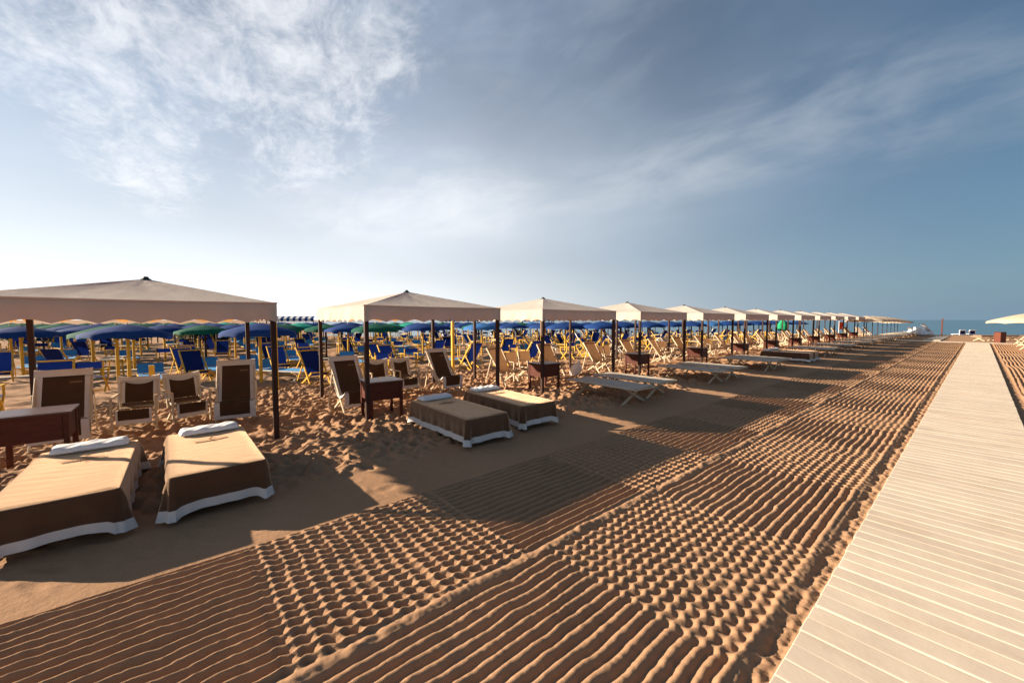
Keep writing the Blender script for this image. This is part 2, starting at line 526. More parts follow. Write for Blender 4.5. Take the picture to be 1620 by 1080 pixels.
def fbm(x, y, f0, n=4, seed=0, gain=0.5):
    s, a, t = 0, 1, 0
    for k in range(n):
        s = s + a * vnoise(x * f0 + 13.7 * k, y * f0 - 7.3 * k, seed + k); t += a
        f0 *= 2.03; a *= gain
    return s / t


def sstep(x, a, b):
    t = np.clip((x - a) / (b - a), 0, 1)
    return t * t * (3 - 2 * t)


SEA_Z = -0.28
SHORE_D = 60.0


def land(u, v):
    """broad fall of the beach: behind the tents and towards the water"""
    u = np.asarray(u, float); v = np.asarray(v, float)
    back = -0.016 * np.clip(-12.5 - u, 0, 12)
    d = -_sy * u + _cy * v
    s = _cy * u + _sy * v
    shore = -1.25 * sstep(d, 44, 96) * sstep(s, -34, -20)
    return np.minimum(back, 0) + shore


def gz(u, v):
    return float(land(u, v))


# ------------------------------------------------------------------ the setting: sand, water, walkway
RK0, RKM, RK1 = -4.08, -2.37, -0.80     # rake columns
WL, WR = -0.66, 0.61                     # walkway edges
V_END = 52.6                             # far end of the rake and the walkway
TENT_U, TENT_W, TENT_P, TENT_V2 = -7.52, 3.29, 4.73, 2.70
ZE, ZA = 2.276, 2.69


def tent_v(k):
    return TENT_V2 + (k - 2) * TENT_P


B_L = [0.37, 2.26, 4.02]
while B_L[-1] < 60: B_L.append(B_L[-1] + 1.87 + 0.1 * math.sin(len(B_L) * 2.3))
B_L = [-3.3, -1.5] + B_L
B_R = [0.5, 2.36, 4.2, 5.98, 8.05, 9.72]
while B_R[-1] < 60: B_R.append(B_R[-1] + 1.86 + 0.1 * math.sin(len(B_R) * 1.7))
B_R = [-3.3, -1.4] + B_R


def patch_blend(v, bounds, first_check):
    """0 in striped patches, 1 in cross-raked ones, with short transitions"""
    out = np.zeros_like(v)
    for n in range(len(bounds) - 1):
        if (n % 2 == 0) == first_check:
            out = np.maximum(out, sstep(v, bounds[n] - 0.02, bounds[n] + 0.03) * (1 - sstep(v, bounds[n + 1] - 0.03, bounds[n + 1] + 0.02)))
    return out


def crest(t, p):
    c = 0.5 + 0.5 * np.cos(2 * np.pi * t)
    return c ** p


def rake_height(U, V):
    H = np.zeros_like(U)
    nz = vnoise(U * 38, V * 38, 5) * 0.0026 + vnoise(U * 17, V * 17, 6) * 0.0028 + fbm(U, V, 6, 3, 8) * 0.004
    for c0, c1, lam, lv, bounds, fc, seed, amp in ((RK0, RKM - 0.05, 0.0945, 0.122, B_L, True, 21, 0.050), (RKM + 0.02, RK1, 0.0945, 0.122, B_R, False, 31, 0.037)):
        chk = patch_blend(V, bounds, fc)
        wob = 0.010 * np.sin(V * 2 * np.pi / 0.61 + 2.1 * np.sin(V * 1.9) + 0.7 * U + seed) * (0.5 + 0.5 * vnoise(V * 0.9, U * 0.8, seed))
        wob = wob + 0.011 * vnoise(V * 5.3, U * 3.6, seed + 1) + 0.004 * vnoise(V * 13, U * 9, seed + 11) + 0.013 * vnoise(V * 0.8, U * 0.3, seed + 2)
        zig = 0.011 * np.sin(2 * np.pi * V / lv + 0.8) * chk
        stripe = crest((U - c0 + wob + zig) / lam, 1.10 if c0 < -3 else 0.62)
        vw = 0.012 * vnoise(U * 5.0, V * 1.5, seed + 3) + 0.010 * np.sin(2 * np.pi * U / lam) + 0.03 * (U - c0) * (1 if c0 < -3 else -1) * 0.2
        cross = crest((V + vw) / lv, 1.3)
        cr = 0.84 if c0 < -3 else 0.68
        lattice = np.maximum(stripe, cr * cross) * 0.88 + 0.12 * (stripe + cr * cross) / 2
        amp_v = amp * (0.94 + 0.30 * fbm(U, V, 1.6, 3, seed + 5) - 0.35 * np.clip(fbm(U, V, 3.7, 2, seed + 7) - 0.35, 0, 1))
        h = amp_v * (stripe * (1 - chk) + lattice * chk)
        # notches left where the rake was lifted
        m = sstep(U, c0 - 0.005, c0 + 0.03) * (1 - sstep(U, c1 - 0.035, c1 + 0.005))
        H = H + h * m - 0.026 * m
    # berm between the two columns, and loose strip beside the walkway
    bm_ = np.exp(-((U - RKM + 0.012 + 0.02 * vnoise(V * 2.5, V * 0, 41)) / 0.045) ** 2)
    H = H + bm_ * (0.022 + 0.022 * fbm(U, V, 9, 3, 43))
    # last ridge with a scalloped shoulder, then a loose trench beside the boards
    scal = 0.018 * np.abs(np.sin(V * np.pi / 0.125 + 2 * vnoise(V * 2, V * 0, 47)))
    rid = np.exp(-((U - RK1 + 0.03) / 0.045) ** 2) * 0.022
    st = sstep(U, RK1 - 0.005 + scal, RK1 + 0.045 + scal) * (1 - sstep(U, WL - 0.035, WL - 0.005))
    H = H + rid + st * (-0.020 + fbm(U, V, 7, 4, 45, 0.65) * 0.040 + 0.016 * np.exp(-((U - WL + 0.05) / 0.03) ** 2))
    H = H + nz
    # blend to the flat strip at the left edge
    e = sstep(U, RK0 - 0.0, RK0 + 0.02)
    return H * (0.25 + 0.75 * e) - 0.0


def raked(name, v0, v1, du, dv):
    us = np.arange(RK0 - 0.02, WL + 0.03, du); vs = np.arange(v0, v1 + dv * 0.5, dv)
    U, V = np.meshgrid(us, vs, indexing='ij')
    return grid_mesh(name, us, vs, rake_height(U, V) + land(U, V), 'sand')


raked('raked_sand', -1.8, 11.0, 0.0108, 0.0125)
raked('raked_sand', 11.0, 27.0, 0.0125, 0.026)
raked('raked_sand', 27.0, V_END + 0.1, 0.0165, 0.07)


def raked_right():
    us = np.concatenate([np.arange(WR - 0.03, 2.2, 0.0165), np.arange(2.2, 5.2, 0.02)]); vs = np.arange(3.0, V_END + 0.1, 0.075)
    U, V = np.meshgrid(us, vs, indexing='ij')
    wob = 0.03 * vnoise(V * 0.5, U * 0.3, 61) + 0.012 * vnoise(V * 1.7, U * 0.6, 62)
    m = sstep(U, WR + 0.16, WR + 0.22)
    H = m * (0.046 * crest((U + wob) / 0.115, 1.0) - 0.02) + (1 - m) * (fbm(U, V, 8, 3, 63) * 0.02 - 0.03)
    return grid_mesh('raked_sand', us, vs, H + land(U, V), 'sand')


raked_right()


def trampled_height(U, V):
    edge = -5.22 + 0.22 * vnoise(V * 0.9, V * 0, 71) + 0.08 * vnoise(V * 3.5, V * 0, 72)
    m = 1 - sstep(U, edge - 0.28, edge)
    lump = fbm(U, V, 1.1, 3, 73) * 0.04 + fbm(U, V * 1.0, 4.4, 4, 74, 0.6) * 0.060
    rid = 1 - np.abs(fbm(U + 0.06 * vnoise(U * 6, V * 6, 79), V, 4.2, 2, 76)) * 2.2
    lump = lump + 0.040 * np.clip(rid, -0.4, 1)
    fine = fbm(U, V, 12, 3, 77) * 0.022
    smooth = fbm(U, V, 2.0, 4, 78) * 0.006 + fbm(U, V, 25, 2, 80) * 0.0015
    return m * (lump + fine + 0.0) + (1 - m) * smooth


def add_prints(H, us, vs, n, u0, u1, v0, v1, seed, k=1.0):
    """footprints: pits with a pushed-up rim"""
    r = np.random.default_rng(seed)
    for _ in range(n):
        cu, cv, a = r.uniform(u0, u1), r.uniform(v0, v1), r.uniform(0, math.pi)
        la, lb, dep = r.uniform(0.10, 0.17), r.uniform(0.045, 0.075), k * r.uniform(0.02, 0.05)
        i0, i1 = np.searchsorted(us, [cu - 0.4, cu + 0.4]); j0, j1 = np.searchsorted(vs, [cv - 0.4, cv + 0.4])
        if i1 - i0 < 2 or j1 - j0 < 2: continue
        UU, VV = np.meshgrid(us[i0:i1] - cu, vs[j0:j1] - cv, indexing='ij')
        x, y = UU * math.cos(a) + VV * math.sin(a), -UU * math.sin(a) + VV * math.cos(a)
        rr = np.sqrt((x / la) ** 2 + (y / lb) ** 2)
        H[i0:i1, j0:j1] += -dep * np.exp(-rr ** 2 * 1.2) + dep * 0.55 * np.exp(-((rr - 1.55) / 0.4) ** 2)


def trampled(name, v0, v1, du, dv, n):
    us = np.arange(-14.0, RK0 + 0.03, du); vs = np.arange(v0, v1 + dv * .5, dv)
    U, V = np.meshgrid(us, vs, indexing='ij')
    H = trampled_height(U, V)
    add_prints(H, us, vs, n, -13.8, -5.5, v0 + 0.4, v1 - 0.4, int(v1 * 10))
    add_prints(H, us, vs, n // 28, -5.3, -4.35, v0 + 0.4, v1 - 0.4, int(v1 * 10) + 1, 0.18)
    # hold the borders just under the surrounding sheets
    b = np.minimum(1, (U + 14.0) / 0.5)
    H = H * b - 0.03 * (1 - b)
    return grid_mesh(name, us, vs, H + land(U, V), 'sand_loose' if False else 'sand')


trampled('trampled_sand', -4.0, 14.0, 0.026, 0.028, 3400)
trampled('trampled_sand', 14.0, V_END + 0.1, 0.06, 0.07, 2200)


def field_sand():
    us = np.concatenate([np.arange(-62, -30, 0.5), np.arange(-30, -13.4, 0.11)]); vs = np.concatenate([np.arange(-26, 30, 0.13), np.arange(30, 78, 0.4)])
    U, V = np.meshgrid(us, vs, indexing='ij')
    H = fbm(U, V, 0.9, 3, 91) * 0.06 + fbm(U, V, 3.1, 2, 92) * 0.075 * sstep(U, -40, -26) + 0.02
    e = np.minimum.reduce([sstep(U, -62, -60), 1 - sstep(U, -13.75, -13.41), sstep(V, -26, -25), 1 - sstep(V, 76, 78)])
    return grid_mesh('beach_sand', us, vs, (H + 0.02) * e - 0.02 + land(U, V), 'sand')


field_sand()


def base_sheet():
    """one wide sheet to the horizon, dropped below the detailed sheets that lie on it"""
    us = np.array(sorted(set(list(np.linspace(-4000, -260, 12)) + list(np.arange(-240, -62, 12)) + list(np.arange(-62, 20, 1.0)) + list(np.arange(20, 140, 8)) + list(np.linspace(160, 4000, 10)))))
    vs = np.array(sorted(set(list(np.linspace(-4000, -260, 10)) + list(np.arange(-240, -40, 16)) + list(np.arange(-40, 130, 1.0)) + list(np.arange(130, 240, 10)) + list(np.linspace(260, 4000, 10)))))
    U, V = np.meshgrid(us, vs, indexing='ij')
    Z = land(U, V) + fbm(U, V, 0.35, 2, 95) * 0.03 * (np.abs(U) < 150)
    inside = ((U > -12.9) & (U < 4.6) & (V > -3.0) & (V < V_END - 1.0)) | ((U > -60) & (U < -13) & (V > -24) & (V < 76))
    Z = np.where(inside, Z - 0.35, Z - 0.012)
    d = -_sy * U + _cy * V; s = _cy * U + _sy * V
    Z = np.where((d > 140) & (s > -120), -2.5, Z)
    return grid_mesh('beach_ground', us, vs, Z, 'sand')


base_sheet()

sea = MB()
pts = []
shore = [(-2600, 3000), (-260, 300), (-60, 118), (-38, 84), (-30, 62), (-20, 48), (0, 46), (30, 46), (60, 46), (100, 46), (400, 60), (5000, 400), (5000, 6500), (-5200, 6500)]
n_s = len(shore) - 2
pp = [bearing(s, d) for s, d in shore]
sea.add([(p[0], p[1], SEA_Z) for p in pp], [tuple(range(len(pp)))[::-1]])
so = sea.build('sea', 'sea_water'); so['kind'] = 'structure'


# walkway of pale boards, laid in mats
def plank_mesh(length=WR - WL, width=0.1648):
    m = MB()
    h = 0.022
    # cross-section along y: rounded near lip, flat tread
    prof = [(-width / 2, 0.0), (-width / 2, h - 0.003), (-width / 2 + 0.0025, h - 0.0006), (-width / 2 + 0.009, h - 0.0002), (-width / 2 + 0.014, h),
            (width / 2 - 0.006, h - 0.001), (width / 2, h - 0.007), (width / 2, 0.0)]
    P = [[(x, y, z) for (y, z) in prof] for x in (-length / 2, -length / 2 + 0.006, length / 2 - 0.006, length / 2)]
    for i in (0, 3):
        P[i] = [(x, y, z - (0.004 if z > 0.01 else 0)) for x, y, z in P[i]]
    m.grid(P, 0, False, flip=True)
    n = len(prof)
    m.add(P[0], [tuple(range(n))[::-1]]); m.add(P[3], [tuple(range(n))])
    return m


walk = bpy.data.objects.new('walkway', None); COL.objects.link(walk)
walk['kind'] = 'structure'
PITCH_P = 0.1655
pl_me = plank_mesh().mesh('plank', 'plank')
v = 3.3 - 16 * PITCH_P
count = 0
cx_ = (WL + WR) / 2
far_pl = MB()
base_vs = None
jr = random.Random(5)
while v < V_END:
    if count < 300:
        o = inst('plank', pl_me, walk, (cx_ + jr.uniform(-0.004, 0.004), v + PITCH_P / 2, 0.006 + gz(0, v) + jr.uniform(-0.0012, 0.0012)))
        o.rotation_euler = (jr.uniform(-0.004, 0.004), jr.uniform(-0.002, 0.002), jr.uniform(-0.0025, 0.0025))
    else:
        pm = plank_mesh()
        far_pl.add([(p[0] + cx_, p[1] + v + PITCH_P / 2, p[2] + 0.006 + gz(0, v)) for p in pm.v], pm.f)
    v += PITCH_P
    count += 1
    if abs(v - 3.3) < 0.01 or (count % 37 == 20): v += 0.012
if far_pl.v:
    fp = far_pl.build('plank_run', 'plank_far', walk); fp['kind'] = 'stuff'
bed_ = MB(); bed_.box((cx_, 26.4, -0.022), (WR - WL - 0.02, 52.4, 0.05))
bs = bed_.build('walkway_bed', 'sand', walk)


def path(name, pts4, z, matn='concrete', th=0.05):
    m = MB()
    n = len(pts4)
    top = [(p[0], p[1], z + gz(p[0], p[1])) for p in pts4]
    bot = [(p[0], p[1], z + gz(p[0], p[1]) - th) for p in pts4]
    m.add(top + bot, [tuple(range(n)), tuple(range(n, 2 * n))[::-1]] + [(i, i + n, (i + 1) % n + n, (i + 1) % n) for i in range(n)])
    o = m.build(name, matn); o['kind'] = 'structure'
    return o


path('cross_path', [(-11, V_END + 0.15), (12, V_END + 0.15), (12, V_END + 1.5), (-11, V_END + 1.5)], 0.03)
path('shore_path', [(-3.5, 55.2), (-2.35, 55.2), (-2.3, 70.0), (-3.35, 70.0)], 0.05, 'plank_far')
for uu, ww in ((-22.6, 0.55), (-37.0, 0.8)):
    n = 24
    L_ = [(uu - ww / 2, -20 + i * 3.6) for i in range(n)]; R_ = [(uu + ww / 2, -20 + i * 3.6) for i in range(n)]
    m = MB()
    m.grid([[(a[0], a[1], gz(*a) + 0.11) for a in L_], [(a[0], a[1], gz(*a) + 0.11) for a in R_]], 0, False)
    m.grid([[(a[0], a[1], gz(*a) + 0.11) for a in R_], [(a[0], a[1], gz(*a) - 0.05) for a in R_]], 0, False)
    o = m.build('path', 'concrete'); o['kind'] = 'structure'

# ------------------------------------------------------------------ cream tents
ORD = ['zeroth', 'nearest', 'second', 'third', 'fourth', 'fifth', 'sixth', 'seventh', 'eighth', 'ninth', 'tenth', 'eleventh', 'farthest']
HW = TENT_W / 2


def roof_panel(sag=0.02, ph=0.0):
    """one of four hip panels, eave along +x side, sagging slightly"""
    m = MB()
    n = 12
    P = []
    for i in range(n + 1):
        t = i / n
        row = []
        for j in range(13):
            s = -1 + 2 * j / 12
            x = HW * (1 - t); y = HW * (1 - t) * s
            z = ZE + (ZA - ZE) * t
            z -= sag * math.sin(math.pi * t) * (1 - abs(s) ** 2.5) + 0.012 * (1 - t) * (1 - s * s)
            z += (0.006 * math.sin(9 * s + 5 * t + ph) + 0.004 * math.sin(23 * s - 7 * t + 2 * ph)) * math.sin(math.pi * t) * (1 - s ** 4)
            row.append((x, y, z))
        P.append(row)
    m.grid(P, 0, True)
    return m


def valance(seed):
    m = MB()
    r = random.Random(seed)
    n = 96; rows = 7; sc = 8
    ph = [r.uniform(0, 6.28) for _ in range(4)]
    P = []
    for j in range(n + 1):
        s = j / n
        y = -HW + TENT_W * s
        drop = 0.318 - 0.052 * abs(math.sin(math.pi * s * sc))
        col = []
        for i in range(rows + 1):
            t = i / rows
            off = t * (0.016 * math.sin(s * 13 + ph[0]) + 0.011 * math.sin(s * 29 + ph[1]) + 0.006 * math.sin(s * 57 + ph[2]) + 0.016)
            off *= min(1, 12 * s, 12 * (1 - s))
            sag = 0.012 * 4 * s * (1 - s)
            col.append((HW + 0.003 + off, y, ZE - sag * (1 - t * 0.4) - drop * t))
        P.append([(HW - 0.022, y * (1 - 0.012), ZE - sag + 0.0015)] + col)
    m.grid(P, 0, True)
    # folded hem at the eave
    for a, b in ((0, n),):
        for j in range(0, n, 8):
            s0, s1 = j / n, (j + 8) / n
            z0, z1 = ZE - 0.048 * s0 * (1 - s0), ZE - 0.048 * s1 * (1 - s1)
            m.beam((HW + 0.002, -HW + TENT_W * s0, z0), (HW + 0.002, -HW + TENT_W * s1, z1), 0.018, 0.022, 0, side=(1, 0, 0))
    return m


def make_tent(label, loc, var=0):
    t = thing('canopy_tent', label, 'tent', loc, 0, 'cream canopy tents in a row along the walkway')
    for k in range(4):
        inst('roof_panel', roof_panel(0.014 + 0.008 * ((k + var) % 3), k + 1.7 * var).mesh('roof_panel', 'canvas'), t, (0, 0, 0), k * math.pi / 2)
        inst('valance', valance(k + 1 + 10 * var).mesh('valance', 'canvas'), t, (0, 0, 0), k * math.pi / 2)
    pb = MB().box((0, 0, 1.06), (0.078, 0.078, 2.40), 0, None, 0.006).mesh('post', 'post_wood')
    for sx in (-1, 1):
        for sy in (-1, 1):
            inst('post', pb, t, (sx * (HW - 0.050), sy * (HW - 0.050), 0))
    rm = MB().beam((HW - 0.05, -HW + 0.09, ZE - 0.06), (HW - 0.05, HW - 0.09, ZE - 0.06), 0.03, 0.045, 0, 0.003, (1, 0, 0)).mesh('eave_rail', 'post_wood')
    for k in range(4):
        inst('eave_rail', rm, t, (0, 0, 0), k * math.pi / 2)
    c = MB()
    c.tube((0, 0, ZA - 0.045), (0, 0, ZA + 0.008), 0.115, 0.055, 8)
    c.tube((0, 0, ZA + 0.004), (0, 0, ZA + 0.04), 0.05, 0.03, 8)
    c.build('roof_cap', 'cap_dark', t)
    return t


tents = {}
tl = {1: 'nearest cream canopy tent, cut off by the left edge, over two covered beds',
      2: 'second cream canopy tent from the left, fully visible, over two brown-covered beds',
      12: 'farthest cream canopy tent, last of the long row before the umbrellas'}
for k in range(1, 13):
    lab = tl.get(k, f'cream canopy tent with dark posts, {ORD[k]} from the left in the row')
    loc = (TENT_U - HW, tent_v(k) + HW, 0)
    tents[k] = make_tent(lab, loc, k) if k <= 4 else copy_thing(tents[1 + k % 4], lab, loc)
    tents[k].rotation_euler = (0, 0, random.uniform(-0.006, 0.006) if k > 2 else 0)


# ------------------------------------------------------------------ cabinets (mahogany chest tables)
def make_table(label, loc, rz=0):
    t = thing('chest_table', label, 'table', loc, rz, 'mahogany chest tables at the tent corners')
    A, B, H = 0.60, 0.66, 0.79          # u, v, height
    top = MB().box((0, 0, H - 0.014), (A + 0.05, B + 0.05, 0.028), 0, None, 0.005).build('table_top', 'mahogany_top', t)
    MB().box((0, 0, H - 0.0005), (A - 0.06, B - 0.06, 0.005), 0, None, 0.002).build('lid', 'mahogany_top', top)
    lg = MB().box((0, 0, (H - 0.03) / 2 - 0.04), (0.055, 0.055, H - 0.03 + 0.08), 0, None, 0.004).mesh('leg', 'mahogany')
    for sx in (-1, 1):
        for sy in (-1, 1):
            inst('leg', lg, t, (sx * (A / 2 - 0.028), sy * (B / 2 - 0.028), 0))
    pu = MB().box((0, 0, 0.59), (0.02, B - 0.115, 0.335), 0, None, 0.003).mesh('side_panel', 'mahogany')
    pv = MB().box((0, 0, 0.59), (A - 0.115, 0.02, 0.335), 0, None, 0.003).mesh('side_panel', 'mahogany')
    for s in (-1, 1):
        inst('side_panel', pu, t, (s * (A / 2 - 0.022), 0, 0)); inst('side_panel', pv, t, (0, s * (B / 2 - 0.022), 0))
    MB().box((0, 0, 0.43), (A - 0.12, B - 0.12, 0.015)).build('bottom_board', 'mahogany', t)
    return t


tab1 = None
for k in range(1, 13):
    lab = {1: 'dark mahogany chest table at the left edge beside the nearest beds',
           2: 'dark mahogany chest table at the front post of the second tent'}.get(k, f'reddish mahogany chest table at the front post of the {ORD[k]} tent')
    loc = (-7.93, tent_v(k) + 0.47, 0) if k > 1 else (-8.06, -1.48, 0)
    if k == 2: loc = (-7.82, 3.13, 0)
    if tab1 is None: tab1 = make_table(lab, loc)
    else: copy_thing(tab1, lab, loc, random.uniform(-0.05, 0.05))


# ------------------------------------------------------------------ cots and covered beds
CL, CW, CZ = 2.06, 0.84, 0.425


def make_cot(label, loc, rz=0, fabric='cot_canvas', wood='cream_wood', name='folding_cot', group='bare cream cots set out under the tents', full=True):
    t = thing(name, label, 'cot', loc, rz, group)
    n, w = 18, 8
    P = [[(-CL / 2 + CL * i / n, -CW / 2 + CW * j / w, CZ - 0.022 * math.sin(math.pi * j / w) * (0.3 + 0.7 * math.sin(math.pi * i / n)) + 0.004 * math.sin(i * 1.9 + j)) for j in range(w + 1)] for i in range(n + 1)]
    m = MB(); m.grid(P, 0, True)
    # cloth wraps round both rails
    for s in (-1, 1):
        m.grid([[(-CL / 2 + CL * i / n, s * (CW / 2 + 0.022 * math.sin(a)), CZ - 0.022 + 0.022 * math.cos(a)) for a in [q * math.pi / 6 for q in range(7)]] +
                [(-CL / 2 + CL * i / n, s * (CW / 2 - 0.02), CZ - 0.05)] for i in range(n + 1)], 0, True, flip=(s < 0))
    m.build('cloth', fabric, t)
    rail = MB().box((0, 0, CZ - 0.024), (CL + 0.07, 0.034, 0.034), 0, None, 0.005).mesh('side_rail', wood)
    bar = MB().box((0, 0, CZ - 0.03), (0.03, CW - 0.04, 0.03), 0, None, 0.004).mesh('end_bar', wood)
    for s in (-1, 1):
        inst('side_rail', rail, t, (0, s * CW / 2, 0)); inst('end_bar', bar, t, (s * (CL / 2 + 0.015), 0, 0))
    for sx in (-1, 1):
        for s in (-1, 1):
            x = sx * (CL / 2 - 0.30) + s * 0.022
            lm = MB().beam((0, -s * (CW / 2 - 0.03), CZ - 0.03), (0, s * (CW / 2 + 0.06), -0.03), 0.032, 0.058, 0, 0.004, (1, 0, 0))
            lm.build('leg', wood, t, (x, 0, 0))
    return t


def cover_profile(L, W, N=150):
    """points round a rectangle with rounded corners: (x, y, nx, ny, cornerness)"""
    r = 0.05
    pts = []
    hx, hy = L / 2 - r, W / 2 - r
    segs = [('l', (hx + r, -hy), (hx + r, hy), (1, 0)), ('c', (hx, hy), 0), ('l', (hx, hy + r), (-hx, hy + r), (0, 1)), ('c', (-hx, hy), 90),
            ('l', (-hx - r, hy), (-hx - r, -hy), (-1, 0)), ('c', (-hx, -hy), 180), ('l', (-hx, -hy - r), (hx, -hy - r), (0, -1)), ('c', (hx, -hy), 270)]
    for sg in segs:
        if sg[0] == 'l':
            a, b, nn = sg[1], sg[2], sg[3]
            ln = math.hypot(b[0] - a[0], b[1] - a[1]); k = max(8, int(ln / 0.045))
            for i in range(k):
                t = i / k
                d = min(t, 1 - t) * ln
                pts.append((a[0] + (b[0] - a[0]) * t, a[1] + (b[1] - a[1]) * t, nn[0], nn[1], math.exp(-(d / 0.05) ** 2), (abs(t - 0.5) * 2) ** 2))
        else:
            for i in range(8):
                a = math.radians(sg[2] + 90 * i / 8)
                pts.append((sg[1][0] + r * math.cos(a), sg[1][1] + r * math.sin(a), math.cos(a), math.sin(a), 1.0, 1.0))
    return pts


def make_covered_bed(label, loc, rz, seed, low=0.0):
    t = thing('covered_bed', label, 'bed', loc, rz, 'beds under brown terry covers with white hems')
    r = random.Random(seed)
    # the cot beneath
    L, W, Z = 1.95, 0.84, 0.455
    lg = MB().box((0, 0, 0.14), (0.05, 0.05, 0.34), 0, None, 0.004).mesh('leg', 'cream_wood')
    for sx in (-1, 1):
        for sy in (-1, 1): inst('leg', lg, t, (sx * 0.75, sy * 0.31, 0))
    MB().box((0, 0, 0.36), (L - 0.12, W - 0.10, 0.13), 0, None, 0.02).build('mattress', 'terry_white', t)
    pts = cover_profile(L, W)
    n = len(pts)
    ph = [r.uniform(0, 6.28) for _ in range(6)]

    def side(t_, k):
        x, y, nx, ny, c, c2 = pts[k % n]
        s = k / n * 2 * math.pi
        d = 0.362 + 0.012 * math.sin(3 * s + ph[0]) + 0.006 * math.sin(7 * s + ph[1]) + 0.030 * c + 0.012 * c2
        fold = (0.010 * math.sin(17 * s + ph[2]) + 0.008 * math.sin(31 * s + ph[3])) * t_
        out = 0.012 * math.sin(math.pi * min(1, t_ * 2)) + 0.018 * t_ + (0.055 * c ** 1.5 * t_ ** 1.2) + fold * (1 + c)
        # pinch next to the corner: cloth falls back inwards there
        pin = math.exp(-((c - 0.40) / 0.2) ** 2)
        out -= 0.022 * pin * t_
        z = Z - d * t_ - 0.016 * (1 - math.cos(min(1.0, t_ * 6) * math.pi / 2)) * 0
        return (x + nx * out, y + ny * out, max(0.012, z))

    HEM = 0.74
    rows = 9
    m = MB()
    # top, with slack ripples
    nu, nv = 64, 26
    P = []
    for i in range(nu + 1):
        a = -1 + 2 * i / nu
        row = []
        for j in range(nv + 1):
            b = -1 + 2 * j / nv
            x, y = a * (L / 2 - 0.028), b * (W / 2 - 0.028)
            e = min((1 - abs(a)) * L / 2, (1 - abs(b)) * W / 2)
            rp = (0.0011 * math.sin(x * 38 + 4.0 * math.sin(y * 3.1 + ph[4]) + ph[5]) * (0.5 + 0.5 * math.sin(x * 3.1 + y * 4 + ph[1])) + 0.0010 * math.sin(x * 67 + 3 * math.sin(y * 5 + ph[0])) * math.sin(x * 5 + ph[3]) + 0.0022 * math.sin(x * 7 + y * 11 + ph[2]))
            z = Z + 0.010 + rp * min(1, e / 0.08) - 0.010 * (1 - min(1, e / 0.06)) ** 2 - low * 0.02 * (1 - b * b)
            row.append((x, y, z))
        P.append(row)
    m.grid(P, 0, True)
    # rounded shoulder from the top edge to the skirt
    def edge_top(k):
        x, y, nx, ny, c, c2 = pts[k % n]
        hx, hy = L / 2 - 0.028, W / 2 - 0.028
        return (max(-hx, min(hx, x)), max(-hy, min(hy, y)), Z)
    ring = []
    for k in range(n + 1):
        x, y, z0 = edge_top(k)
        x1, y1, z1 = side(0.0, k)
        ring.append([(x, y, Z), (x + (x1 - x) * 0.7, y + (y1 - y) * 0.7, Z - 0.003), (x1, y1, Z - 0.014)] + [tuple(p[:2]) + (p[2] - 0.014 * (1 - tt),) for tt in [HEM * q / rows for q in range(1, rows + 1)] for p in [side(tt, k)]])
    m.grid(ring, 0, True, flip=True)
    cov = m.build('cover', 'terry', t)
    h = MB()
    h.grid([[tuple(p[:2]) + (p[2] - 0.014 * (1 - tt),) for tt in [HEM + (1 - HEM) * q / 4 for q in range(5)] for p in [side(tt, k)]] for k in range(n + 1)], 0, True, flip=True)
    h.build('hem', 'terry_white', cov)
    # embroidered emblem: rows of short stitches
    e = MB()
    for a in range(26):
        yy = -0.17 + 0.0135 * a
        hgt = 0.02 + 0.016 * abs(math.sin(a * 1.7))
        xx = -0.32 + 0.004 * math.sin(a * 2.1)
        e.beam((xx - hgt, yy, Z + 0.0145), (xx + hgt, yy + 0.004, Z + 0.0145), 0.0045, 0.004, 0, side=(0, 1, 0))
    for a in range(9):
        e.beam((-0.50 + 0.035 * a, 0.012 * math.sin(a), Z + 0.0145), (-0.485 + 0.035 * a, 0.03 + 0.012 * math.sin(a), Z + 0.0145), 0.005, 0.004, 0, side=(0, 1, 0))
    e.build('emblem', 'stitch', cov)
    return t


def make_pillow(label, loc, rz, seed, LX=0.29, LY=0.66, H=0.078):
    bm = bmesh.new()
    bmesh.ops.create_grid(bm, x_segments=18, y_segments=34, size=1.0)
    vs, r = [], random.Random(seed)
    p0, p1 = r.uniform(0, 6), r.uniform(0, 6)
    m = MB()
    for top in (1, 0):
        P = []
        for i in range(19):
            a = -1 + 2 * i / 18
            row = []
            for j in range(35):
                b = -1 + 2 * j / 34
                e = (1 - abs(a) ** 7) ** 0.6 * (1 - abs(b) ** 16) ** 0.6
                x = a * LX / 2 * (1 - 0.05 * abs(b) ** 6); y = b * LY / 2 * (1 - 0.03 * a * a)
                z = H * (0.30 + 0.70 * e) if top else H * 0.30 * (1 - e)
                if top: z += 0.005 * math.sin(y * 23 + 4 * x + p0) * e + 0.004 * math.sin(y * 41 + x * 30 + p1) * e
                row.append((x, y, z))
            P.append(row)
        m.grid(P, 0, True, flip=not top)
    bm.free()
    o = m.build('pillow', 'pillow', None, loc, rz)
    return tag(o, label, 'pillow', 'white pillows on the covered beds')


